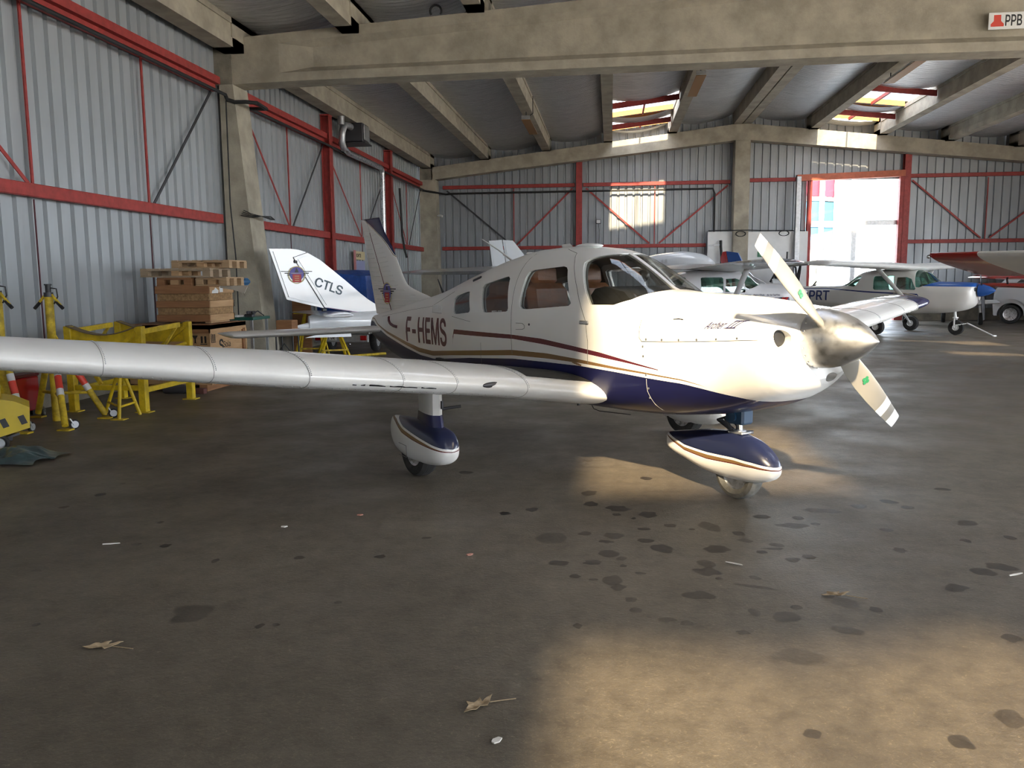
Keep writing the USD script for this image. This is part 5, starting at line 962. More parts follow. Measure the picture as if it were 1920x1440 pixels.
# crumpled plastic sheet on the floor
gx, gy = np.meshgrid(np.linspace(0, 1, 46), np.linspace(0, 1, 34)); 
hz = .015 + .20 * meshkit.fbm(np.stack([gx * 6, gy * 4, 0 * gx + 2], -1), 4) ** 1.6 * np.clip(4 * gx * (1 - gx) + .15, 0, 1) * np.clip(5 * gy * (1 - gy), 0, 1)
wx = -6.1 + 1.12 * gx + .10 * (meshkit.noise(np.stack([gx * 3, gy * 5, 0 * gx + 8], -1)) - .5); wy = 6.25 + .62 * gy + .28 * gx * (1 - .3 * gy) + .15 * (meshkit.noise(np.stack([gx * 5, gy * 3, 0 * gx + 5], -1)) - .5)
kk = np.arange(46 * 34).reshape(34, 46); F = np.vstack([np.c_[kk[:-1, :-1].ravel(), kk[:-1, 1:].ravel(), kk[1:, 1:].ravel()], np.c_[kk[:-1, :-1].ravel(), kk[1:, 1:].ravel(), kk[1:, :-1].ravel()]])
sheet_m = trimesh.Trimesh(np.c_[wx.ravel(), wy.ravel(), hz.ravel()], F, process=False)
obj('plastic_sheet', sheet_m, mat('green_plastic', (.035, .055, .055), .28, var=.4, scale=9), None, smooth=True, label='crumpled dark green plastic sheet lying on the floor at the left edge', cat='plastic sheet')

# ---- crates and pallets
def mat_wood(name, c, c2, sc=3.0):
    return mat(name, c, .7, col2=c2, scale=sc, stretch=(1, 1, 9), bump=.0015, bscale=20, detail=6, ramp=(.3, .7))
ply = mat_wood('plywood', (.36, .21, .10), (.50, .32, .165), 2.2); ply_dark = mat_wood('red_brown_timber', (.20, .088, .036), (.30, .145, .06), 3); osb = mat('chipboard', (.20, .115, .05), .8, col2=(.36, .22, .10), scale=26, ramp=(.35, .65)); pine = mat_wood('pallet_pine', (.34, .22, .12), (.44, .30, .17)); stencil = mat('black_stencil', (.02, .017, .015), .8)
ck = thing('crate', 'big plywood transport crate with black stencils, at the bottom of the crate stack', 'crate')
X0, X1, Y0, Y1 = -6.95, -5.70, 11.30, 12.45
obj('box', box((X0, Y0, .10), (X1, Y1, .90)), ply, ck); 
obj('lid_board', box((X0 - .02, Y0 - .02, .84), (X1 + .02, Y0, .96)), ply_dark, ck); obj('lid_board', box((X1, Y0 - .02, .84), (X1 + .02, Y1 + .02, .96)), ply, ck); obj('lid', box((X0 - .02, Y0 - .02, .90), (X1 + .02, Y1 + .02, .965)), ply_dark, ck)  # front lid board darker than the right one, side shade in its colour
obj('corner_batten', box((X1 + .001, Y1 - .10, .10), (X1 + .025, Y1 - .04, .86)), ply_dark, ck); obj('corner_batten', box((X1 + .001, Y1 - .03, .10), (X1 + .03, Y1 + .02, .86)), ply, ck); obj('corner_batten', box((X1, Y0 - .018, .10), (X1 + .018, Y0 + .0, .84)), ply, ck)
for k in range(3): obj('skid', box((X0 + .05 + k * .5, Y0 + .02, 0), (X0 + .17 + k * .5, Y1 - .02, .10)), ply_dark, ck)
rx = lambda m, y, z: on_plane(m, (X1 + .0015, y, z), (0, 1, 0), (0, 0, 1))        # print on the right side
fy = lambda m, x, z: on_plane(m, (x, Y0 - .0015, z), (1, 0, 0), (0, 0, 1))
arrows = cat(*[prism(sg.Polygon([(k, 0), (k + .03, 0), (k + .03, .10), (k, .10)]), 0, .001, 'z') for k in (0, .055)], prism(sg.box(-.01, -.02, .095, -.008), 0, .001, 'z'))
obj('stencil_print', cat(rx(arrows, Y0 + .09, .72), rx(arrows, Y0 + .91, .72), rx(prism(sg.Point(0, 0).buffer(.02), 0, .001, 'z'), Y0 + .12, .56), rx(prism(sg.box(0, 0, .02, .13), 0, .001, 'z'), Y0 + .05, .70)), stencil, ck, smooth=False)
obj('stencil_print', cat(fy(arrows, X1 - .13, .70), fy(prism(sg.Polygon([(0, .0), (.09, 0), (.055, -.05), (.055, -.10), (.07, -.11), (.02, -.11), (.035, -.10), (.035, -.05)]), 0, .001, 'z'), X1 - .26, .81), fy(prism(affinity.scale(sg.Point(0, 0).buffer(.04), 1, .5), 0, .001, 'z'), X1 - .36, .75), fy(text('FRAGILE  THIS SIDE UP', .045), X0 + .50, .60)), stencil, ck, smooth=False)
obj('maker_print', cat(rx(text('S', .17, True), Y0 + .28, .56), rx(text('Sola', .085), Y0 + .42, .61)), stencil, ck, smooth=False)
obj('document_pouch', moved(prism([(Y0 + .42, .24), (Y0 + .79, .22), (Y0 + .80, .45), (Y0 + .75, .55), (Y0 + .45, .53), (Y0 + .40, .47)], 0, .006, 'x'), loc=(X1, 0, 0)), mat('clear_pouch', (.42, .42, .33), .15, coat=.8, var=.25, scale=12), ck, smooth=False); obj('pouch_label', rx(prism(sg.box(0, 0, .06, .015), 0, .009, 'z'), Y0 + .60, .49), red_gloss, ck, smooth=False)
c2_ = thing('crate', 'slatted timber crate of five board courses standing on the big plywood crate', 'crate')
ZB = .985
obj('skid', box((-6.50, 11.7, .965), (-6.40, 12.3, ZB + .01)), ply_dark, c2_); obj('skid', box((-5.95, 11.7, .965), (-5.86, 12.3, ZB + .01)), ply, c2_)
for k in range(5):
    z0 = ZB + .01 + k * .102; d = (.0, .014, .0, .014, -.006)[k]; h = .100
    obj('course_board', box((-6.62 + d, 11.55 + d, z0), (-5.80 - d, 11.58 + d, z0 + h), .003), ply_dark if k % 2 == 0 else osb, c2_); obj('course_board', box((-5.83 - d, 11.56 + d, z0), (-5.80 - d, 12.36 - d - .03 * (k % 2), z0 + h), .003), ply if k % 2 == 0 else osb, c2_)  # front boards darker than right ones, side shade put into the timber colour
    obj('course_board', box((-6.62 + d, 12.33 - d, z0), (-5.80 - d, 12.36 - d, z0 + h), .003), ply, c2_); obj('course_board', box((-6.62 + d, 11.56 + d, z0), (-6.59 + d, 12.36 - d, z0 + h), .003), ply, c2_)
obj('lid', box((-6.62, 11.55, ZB + .515), (-5.80, 12.36, ZB + .53)), ply_dark, c2_)
obj('paper_label', on_plane(prism(sg.Polygon([(.0, 0), (.20, 0), (.22, .04), (.12, .085), (.08, .05), (.02, .04)]), 0, .001, 'z'), (-5.794, 11.63, 1.405), (0, 1, 0), (0, 0, 1)), white, c2_, smooth=False); obj('paper_label', on_plane(prism(sg.box(0, 0, .11, .085), 0, .001, 'z'), (-5.794, 11.88, 1.42), (0, 1, 0), (0, 0, 1)), white, c2_, smooth=False)
def pallet(label, x0, x1, y0, y1, z0, h, along='x', m=pine, rz=0):
    t = thing('pallet', label, 'pallet', ((x0 + x1) / 2, (y0 + y1) / 2, z0), rz); a, b = (x1 - x0) / 2, (y1 - y0) / 2
    for k in (-1, 0, 1):
        obj('bottom_board', box((-a, k * (b - .05) - .05, 0), (a, k * (b - .05) + .05, .018)), m, t); obj('stringer_board', box((-a, k * (b - .05) - .05, h - .036), (a, k * (b - .05) + .05, h - .018)), m, t)
        for q in (-1, 0, 1): obj('block', box((q * (a - .06) - .06, k * (b - .05) - .05, .018), (q * (a - .06) + .06, k * (b - .05) + .05, h - .036), .004), m if q else ply, t)
    for k in range(6): x = -a + .05 + k * (2 * a - .1) / 5; obj('deck_board', box((x - .045, -b, h - .018), (x + .045, b, h)), m, t)
    return t
ZT = ZB + .53
pallet('brown pallet on the slatted crate, left one of its layer', -6.62, -6.08, 11.6, 12.3, ZT, .125, m=ply_dark)
pallet('pale pine pallet on the slatted crate, right one of its layer', -6.03, -5.55, 11.62, 12.2, ZT, .125)
pallet('long weathered pallet across the upper stack', -6.84, -5.78, 11.55, 12.25, ZT + .13, .125, m=mat_wood('grey_pine', (.27, .20, .13), (.36, .27, .18)), rz=.03)
pallet('topmost pallet of the crate stack', -6.46, -5.56, 11.75, 12.35, ZT + .26, .115)
obj('folded_blue_sheet', box((-6.0, 12.22, ZT), (-5.62, 12.62, ZT + .11), .04), mat('blue_sheet_plastic', (.02, .10, .22), .4), None, label='folded blue plastic sheet at the back of the slatted crate top', cat='sheet')
obj('grey_board', prism([(-5.98, ZT - .005), (-5.36, ZT - .003), (-5.42, ZT - .12), (-5.58, ZT - .065)], 11.9, 11.91), mat('grey_board_face', (.42, .38, .32), .8), None, smooth=False, label='torn grey cardboard sheet hanging off the slatted crate', cat='cardboard')
# small things under the crate
obj('gas_bottle', moved(revolve([(0, 0), (.06, 0), (.065, .02), (.065, .30), (.03, .36), (0, .36)], (0, 0, 0), (1, 0, 0), 20), loc=(-6.30, 11.08, .066)), steel_dark, None, smooth=40, label='dark cylinder lying on the floor in front of the big crate', cat='cylinder')
obj('brick', box((-5.86, 11.05, 0), (-5.70, 11.15, .075), .005), mat('brick_red', (.10, .035, .028), .9), None, label='dull red brick on the floor at the crate corner', cat='brick')

# ---- bench, trestles and clutter beyond the crates
bn = thing('workbench', 'green-topped steel workbench beside the concrete column', 'workbench', (-6.25, 13.6, 0))
obj('top', box((-.45, -.35, .93), (.35, .35, .98), .008), mat('green_bench', (.01, .075, .055), .5), bn)
for x in (-.4, .3):
    for y in (-.3, .3): obj('leg', box((x - .02, y - .02, 0), (x + .02, y + .02, .93)), galv, bn)
obj('drawer_unit', box((-.40, -.30, .20), (-.05, .30, .42), .01), mat('green_drawer', (.01, .10, .07), .5), bn); obj('shelf', box((-.44, -.33, .14), (.34, .33, .16)), galv, bn)
obj('plastic_tub', loft([np.array([(-6.60 - k, 13.30 - k, z), (-6.25 + k, 13.30 - k, z), (-6.25 + k, 13.6 + k, z), (-6.60 - k, 13.6 + k, z)]) for k, z in ((0, .42), (.03, .68))]), offwhite, None, smooth=False, label='pale plastic tub standing inside the workbench frame', cat='tub')
vs = thing('vice', 'small steel vice with bar handle on the workbench', 'vice', (-6.0, 13.4, .98)); obj('body', cat(box((-.10, -.05, 0), (.05, .05, .05), .01), box((.02, -.06, .05), (.06, .06, .10), .008), box((-.06, -.06, .05), (-.02, .06, .10), .008)), steel_dark, vs); obj('handle', tube([(.08, -.10, .06), (.12, 0, .10), (.20, .06, .02)], .010, 6), steel_dark, vs)
obj('wood_board', box((-6.65, 13.3, .98), (-6.2, 13.55, 1.01)), offwhite, None, label='pale flat board lying on the workbench', cat='board')
ct_ = thing('cart', 'brown box on a black wheeled frame behind the workbench', 'cart', (-5.62, 14.0, 0))
obj('box', box((-.14, -.15, .70), (.15, .12, .90), .008), ply_dark, ct_); obj('frame', cat(*[cyl((x, y, .08), (x, y, .72), .014) for x in (-.15, .15) for y in (-.14, .12)], box((-.16, -.15, .68), (.16, .13, .70)), tube([(-.15, -.14, .3), (0, -.16, .5), (.15, -.14, .3)], .012)), black, ct_)
for x in (-.15, .15): 
    for y in (-.14, .12): obj('wheel', wheel((x, y, .08), .08, .03)[0], rubber, ct_)
for i, (x, y, rz) in enumerate(((-6.12, 16.55, .2), (-5.55, 16.2, .5))):
    t = thing('trestle', ('yellow A-frame trestle under the ultralight tail, left one', 'yellow A-frame trestle under the ultralight tail, right one')[i], 'trestle', (x, y, 0), rz)
    for s in (-1, 1):
        for q in (-1, 1): obj('leg', bar((s * .30, q * .28, 0), (s * .12, q * .03, .92 if i == 0 else .55), .045, .03), yellow, t)
    obj('top_rail', bar((-.35, 0, .93 if i == 0 else .55), (.35, 0, .93 if i == 0 else .55), .07, .06), yellow, t); obj('spreader', bar((-.26, -.22, .2), (.26, -.22, .2), .03, .03), yellow_worn, t)
obj('yellow_pole', cyl((-5.35, 16.5, .03), (-4.75, 17.2, .03), .028), yellow_worn, None, label='worn yellow pole lying on the floor beside the trestles', cat='pole')
obj('brown_door_panel', box((-6.70, 17.0, .02), (-6.30, 17.06, 1.25), .005), ply_dark, None, label='brown wooden panel standing behind the ultralight rudder', cat='panel')
# trailer under a blue tarpaulin
tl = thing('trailer', 'small road trailer with number plate and red tail lamps under the blue tarpaulin', 'trailer', (-5.75, 18.1, 0))
obj('bed', box((-.62, -.75, .42), (.62, .9, .62), .02), galv, tl); obj('tail_board', box((-.60, -.80, .26), (.60, -.76, .42), .01), galv, tl); obj('number_plate', box((-.42, -.815, .30), (-.10, -.80, .39)), offwhite, tl); obj('plate_text', on_plane(text('982 VK', .055, True), (-.40, -.8155, .318), (1, 0, 0), (0, 0, 1)), black, tl, smooth=False)
for s in (-1, 1):
    obj('tail_lamp', box((s * .5 - .07, -.83, .30), (s * .5 + .07, -.80, .40), .01), mat('lamp_red_%d' % (s + 1), (.35, .01, .01), .2), tl); T, Hb = wheel((0, 0, 0), .27, .16, .6); obj('tyre', moved(T, rz=PI / 2, loc=(s * .52, .05, .27)) if False else moved(T, loc=(0, 0, 0), rz=PI / 2).apply_translation((s * .52, .05, .27)), rubber, tl); obj('wheel_hub', moved(Hb, rz=PI / 2).apply_translation((s * .52, .05, .27)), galv, tl)
obj('tow_hook', moved(trimesh.creation.icosphere(1, .03), loc=(.2, -.84, .22)), chrome, tl, smooth=True)
n = 40; ring = []
for z, k in ((.60, 1.0), (.9, .99), (1.3, .97), (1.62, .95), (1.72, .93)):
    a = np.linspace(0, 2 * PI, n, endpoint=False); c, s = np.cos(a), np.sin(a); sq = 1 / np.maximum(np.abs(c), np.abs(s)) ** .85
    fold = 1 + .035 * np.sin(a * 9 + z * 2) * (1.75 - z) / 1.1 + .02 * np.sin(a * 17)
    ring.append(np.c_[.62 * k * c * sq * fold * .98, .08 + .84 * k * s * sq * fold * .98, np.full(n, z) + (.05 * np.sin(a * 2) if z > 1.6 else 0)])
ring.append(np.c_[ring[-1][:, :2] * .5, np.full(n, 1.80)])
tp = loft(ring); tp.apply_translation((-5.75, 18.1, 0))
obj('tarpaulin', tp, mat('blue_tarpaulin', (.012, .055, .24), .35, var=.25, scale=5, bump=.012, bscale=6), None, smooth=50, label='blue tarpaulin draped over the load on the small trailer', cat='tarpaulin')

# ---- fixtures on the walls and beams
hu = thing('heater_unit', 'grey box heater with bent flue pipe high on the left wall', 'heater', (-6.75, 21.3, 5.15))
obj('casing', box((-.05, .0, -.05), (.42, .55, .42), .015), steel_dark, hu); obj('louvre_frame', box((.43, .04, .0), (.45, .51, .38), .006), galv, hu); obj('bracket', box((-.25, -.02, -.09), (.48, .60, -.06)), steel_dark, hu)
obj('flue', tube([(.12, .2, .30), (.10, -.12, .32), (.06, -.36, .30), (.02, -.42, .12), (.0, -.42, -.12), (.0, -.25, -.28)], .085, 14), galv, hu); obj('flue', tube([(0, -.3, -.24), (-.02, .2, -.30), (-.03, 3.2, -.28), (-.03, 3.38, -.32), (-.03, 3.42, -.45), (-.03, 3.42, -3.2)], .075, 14), alu, hu); obj('flue_elbow', cyl((.0, -.42, .30), (.0, -.42, .55), .085), galv, hu)
cable = mat('black_cable', (.012, .012, .012), .6)
obj('pipe', cat(tube([(XL + .22, y, 4.90) for y in np.linspace(-6, 14.75, 30)], .03, 8), tube([(XL + .22, 14.75, 4.90), (-6.92, 14.88, 4.84), (-6.8, 14.92, 4.80), (-6.60, 14.93, 4.80), (-6.42, 15.0, 4.79), (-6.45, 15.5, 4.78), (XL + .22, 15.8, 4.86)], .035, 8), tube([(XL + .22, y, 4.86) for y in np.linspace(15.8, 31.0, 24)], .03, 8)), cable, wl, label='long black pipe')
obj('pipe', tube([(-6.95, 30.95, 4.86), (-6.5, 30.95, 4.78), (-6.2, YB - .22, 4.76)] + [(x, YB - .22, 4.78) for x in np.linspace(-6, 3.4, 20)] + [(3.65, YB - .22, 4.78), (3.72, YB - .22, 4.6), (3.72, YB - .30, 2.3)], .035, 8), cable, wb, label='long black pipe')
for k in range(4): obj('cable', tube([(-6.78 + .02 * k, 14.9, 2.78 + .03 * k), (-6.55, 14.9 - .02 * k, 2.74 + .02 * k), (-6.40, 14.93, 2.76), (-6.37, 15.3, 2.78 - .02 * k), (-6.42, 15.6, 2.74)], .008, 6), cable, c1)
obj('cable', cat(tube([(-6.95, 14.88, 4.82), (-6.96, 14.87, 3.0), (-6.90, 14.87, 2.0), (-6.9, 14.87, .6)], .012, 6)), cable, c1)
obj('hanging_pipe', tube([(-6.78, 26.75, 4.5), (-6.74, 26.8, 3.0), (-6.70, 26.9, 2.55), (-6.66, 27.0, 2.3)], .035, 8), cable, wl)
cc = thing('security_camera', 'small white security camera on the far corner column', 'camera', (-6.40, 31.0, 3.94)); obj('body', cyl((0, 0, 0), (.16, -.08, -.03), .045), white, cc); obj('mount', cyl((-.06, .02, 0), (.02, 0, 0), .02), white, cc)
fl = thing('flood_lamp', 'small dark flood lamp with hanging wire on the back wall', 'lamp', (-.48, YB - .20, 3.66)); obj('head', box((-.09, -.10, -.08), (.09, .04, .08), .02), steel_dark, fl); obj('lens', box((-.07, -.105, -.06), (.07, -.10, .06)), offwhite, fl); obj('wire', tube([(0, .02, -.08), (.04, .03, -.4), (.02, .03, -.9)], .008, 5), cable, fl)
sg_ = thing('sign', 'pink-edged notice board on the left wall above the tarpaulin', 'sign', (XL + .06, 23.0, 2.1)); obj('board', box((0, -.35, .05), (.02, .55, .28)), mat('cream_board', (.62, .52, .30), .7), sg_); obj('frame_post', box((0, -.45, -1.2), (.04, -.35, .30)), mat('pink_frame', (.55, .22, .22), .6), sg_); obj('panel', box((0, -.33, -.6), (.015, .55, .02)), mat('lilac_panel', (.3, .32, .5), .6), sg_); obj('print', on_plane(text('SORTIE', .09, True), (.021, -.28, .12), (0, 1, 0), (0, 0, 1)), stencil, sg_, smooth=False)
pb = thing('sign', 'white rectangular sign with red block and black letters on the near beam', 'sign', (6.07, 14.998, 5.55)); obj('plate', box((0, -.012, 0), (.56, 0, .265), .004), white, pb); obj('emblem', prism([(.035, .045), (.235, .045), (.235, .085), (.19, .13), (.19, .225), (.08, .225), (.08, .13), (.035, .085)], -.0135, -.012), hot_red, pb, smooth=False); obj('letters', on_plane(text('PPB', .165, True, .001, .62), (.245, -.0125, .055), (1, 0, 0), (0, 0, 1)), black, pb, smooth=False)
# fluorescent fittings below the purlins
dirty = mat('yellowed_diffuser', (.30, .155, .05), .55)
def fitting(label, x, y0, y1, z):
    t = thing('fluorescent_light', label, 'light', (x, y0, z), group='strip lights under the purlins'); L = y1 - y0
    obj('reflector', loft([np.array([(-.13, y, 0), (.13, y, 0), (.07, y, .09), (-.07, y, .09)]) for y in (0, L)]), offwhite, t, smooth=False); obj('diffuser', box((-.125, .01, -.012), (.125, L - .01, .0)), dirty, t); obj('hanger', cat(cyl((0, .12, .09), (0, .12, .22), .012), cyl((0, L - .12, .09), (0, L - .12, .22), .012)), steel_dark, t); obj('end_cap', box((-.12, -.02, .0), (.12, .0, .10)), galv, t)
pz = lambda px: 6.97 - .1135 * abs(px - RIDGE)
fitting('strip light with yellowed cover, nearest on the second purlin left of the ridge', -2.37, 15.9, 18.3, pz(-2.37) - .23); fitting('strip light with yellowed cover, farther one on the second purlin left of the ridge', -2.37, 23.6, 26.0, pz(-2.37) - .23)
fitting('strip light under the purlin right beside the left skylight', 2.14, 21.4, 23.8, pz(2.14) - .23); fitting('strip light under the purlin left beside the right skylight', 7.0, 20.6, 23.0, pz(7.0) - .23); fitting('strip light under the purlin at the right picture edge', 11.55, 22.6, 25.0, pz(11.55) - .23)
fitting('strip light end just below the near beam, left of the ridge', 2.14, 15.6, 16.4, pz(2.14) - .23)
for px, ys in ((-2.37, (16.6, 17.9, 23.9)), (7.0, (21.2, 22.4)), (11.55, (23.2,))):
    for y in ys: obj('conduit', tube([(px + .17, y, pz(px) + .45), (px + .17, y, pz(px) - .02), (px + .05, y, pz(px) - .10)], .012, 6), cable, ceil)
hk = thing('lifting_eye', 'dark steel lifting eye standing on the near beam', 'hook', (-3.1, 15.1, 6.17)); obj('eye', tube([(.10 * math.cos(q), 0, .10 + .10 * math.sin(q)) for q in np.linspace(-.6, PI + .6, 14)], .018, 8), steel_dark, hk)
bk = thing('bearing_block'); tag(bk, 'concrete bearing block on top of the near beam', 'block', kind='structure'); obj('block', box((-2.55, 15.02, 6.13), (-2.16, 15.4, 6.42), .01), concrete_dark, bk)

# ---- white service partition before the back wall, with its fittings
sv = thing('partition', 'low white partition wall before the middle of the back wall', None, kind='structure')
obj('panel', box((3.48, 31.30, 0), (4.36, 31.42, 3.22)), white, sv); obj('panel', box((4.88, 31.30, 0), (7.0, 31.42, 3.20)), white, sv)
tag(obj('steel_post', box((6.50, 31.05, 0), (6.66, 31.25, 5.1), .01), galv), 'grey square steel post left of the bright doorway', 'post', kind='structure')
eq = thing('compressor', 'dark workshop machine on a stand behind the navy wing tip', 'machine', (6.0, 30.3, 0)); obj('stand', cat(*[box((x - .03, y - .03, 0), (x + .03, y + .03, 1.0)) for x in (-.4, .4) for y in (-.25, .25)], box((-.45, -.3, .98), (.45, .3, 1.04))), steel_dark, eq); obj('tank', cyl((-.4, 0, 1.28), (.4, 0, 1.28), .24, n=24), offwhite, eq); obj('motor', box((-.3, -.15, 1.52), (.05, .15, 1.82), .03), black, eq); obj('pipework', tube([(-.45, .0, 1.4), (-.2, -.1, 1.9), (.1, 0, 2.12), (.4, 0, 1.9), (.45, 0, 1.5)], .035, 8), black, eq); obj('mast', cyl((.12, .1, 1.5), (.12, .1, 2.45), .03), black, eq)
exs = thing('exit_sign', 'small green exit sign on the white partition', 'sign', (5.25, 31.29, 2.30)); obj('plate', box((0, -.015, 0), (.42, 0, .2), .005), mat('exit_green', (.06, .22, .12), .5), exs); obj('letters', on_plane(text('EXIT', .09, True, .001), (.07, -.0155, .055), (1, 0, 0), (0, 0, 1)), mat('exit_pale', (.3, .45, .36), .5), exs, smooth=False)
vv_ = thing('valve_pipe', 'black pipe with chain and valve on the white partition', 'pipe', (3.95, 31.15, 0)); obj('pipe', tube([(-.02, 0, 2.9), (-.02, -.03, 2.7), (.02, -.03, 2.3), (.0, 0, 1.4), (.4, 0, 1.38)], .05, 8), black, vv_); obj('arm', bar((-.45, 0, 2.72), (-.05, -.02, 2.74), .04, .05), galv, vv_)
rm = thing('red_machine', 'small red machine with black rods beside the doorway', 'machine', (6.9, 29.8, 0)); obj('body', box((-.15, -.2, .75), (.15, .2, 1.02), .03), hot_red, rm); obj('frame', cat(*[cyl((x, y, 0), (x, y, .78), .02) for x in (-.12, .12) for y in (-.15, .15)]), black, rm); obj('rods', cat(cyl((-.35, 0, 1.15), (.1, 0, 1.30), .02), cyl((-.2, .05, 1.0), (.12, .05, 1.42), .02)), black, rm)
for x in (4.6, 6.1):
    for k in (0, 1): obj('cable_coil', tube([(x + .16 * math.cos(q) * (1 + .1 * k), 31.0 - .02 * k, 3.12 + .09 * math.sin(q)) for q in np.linspace(0, 2 * PI, 18)], .012, 5), cable, sv)
obj('cable', tube([(3.5, 31.28, 3.26), (4.3, 31.0, 3.25), (4.9, 31.0, 3.25), (5.5, 31.28, 3.24), (6.9, 31.28, 3.22)], .018, 6), cable, sv)

# ---- the tower seen through the doorway
tw = thing('office_tower', 'round white-framed glass tower with red top panels outside the doorway', 'building', (12.6, 62.0, 0))
tower_glass = mat('tower_glass', (.015, .085, .15), .6, .0); tower_red = mat('tower_red', (.20, .003, .018), .45); tower_white = mat('tower_white', (.24, .24, .24), .5); tower_base = mat('tower_base', (.075, .08, .075), .7, var=.3, scale=3)
R0 = 3.1
for k in range(12):
    q0, q1 = k * PI / 6 - .05, (k + 1) * PI / 6 - .05; p = lambda q, z, r=R0: (r * math.cos(q), r * math.sin(q), z); qa, qb = q0 + .055, q1 - .055
    obj('mullion', cat(bar(p(q0, 0, R0 + .05), p(q0, 8.9, R0 + .05), .34, .34)), tower_white, tw)
    for z0, z1, mm, nm in ((.1, 3.45, tower_base, 'lower_panel'), (3.75, 4.95, tower_glass, 'glass_panel'), (5.1, 6.6, tower_glass, 'glass_panel'), (6.95, 8.7, tower_red, 'red_panel')): obj(nm, loft([np.array([p(qa, z), p(qb, z), p(qb, z, R0 - .1), p(qa, z, R0 - .1)]) for z in (z0, z1)]), mm, tw, smooth=False)
for z in (3.6, 5.03, 6.78, 8.8): obj('ring_band', revolve([(R0 - .12, -.14), (R0 + .12, -.14), (R0 + .12, .14), (R0 - .12, .14)], (0, 0, z), (0, 0, 1), 12), tower_white, tw, smooth=False)
obj('roof', cyl((0, 0, 8.85), (0, 0, 9.0), R0 + .3, n=24), tower_white, tw); obj('core', cyl((0, 0, 0), (0, 0, 8.8), R0 - .7, n=20), tower_white, tw)
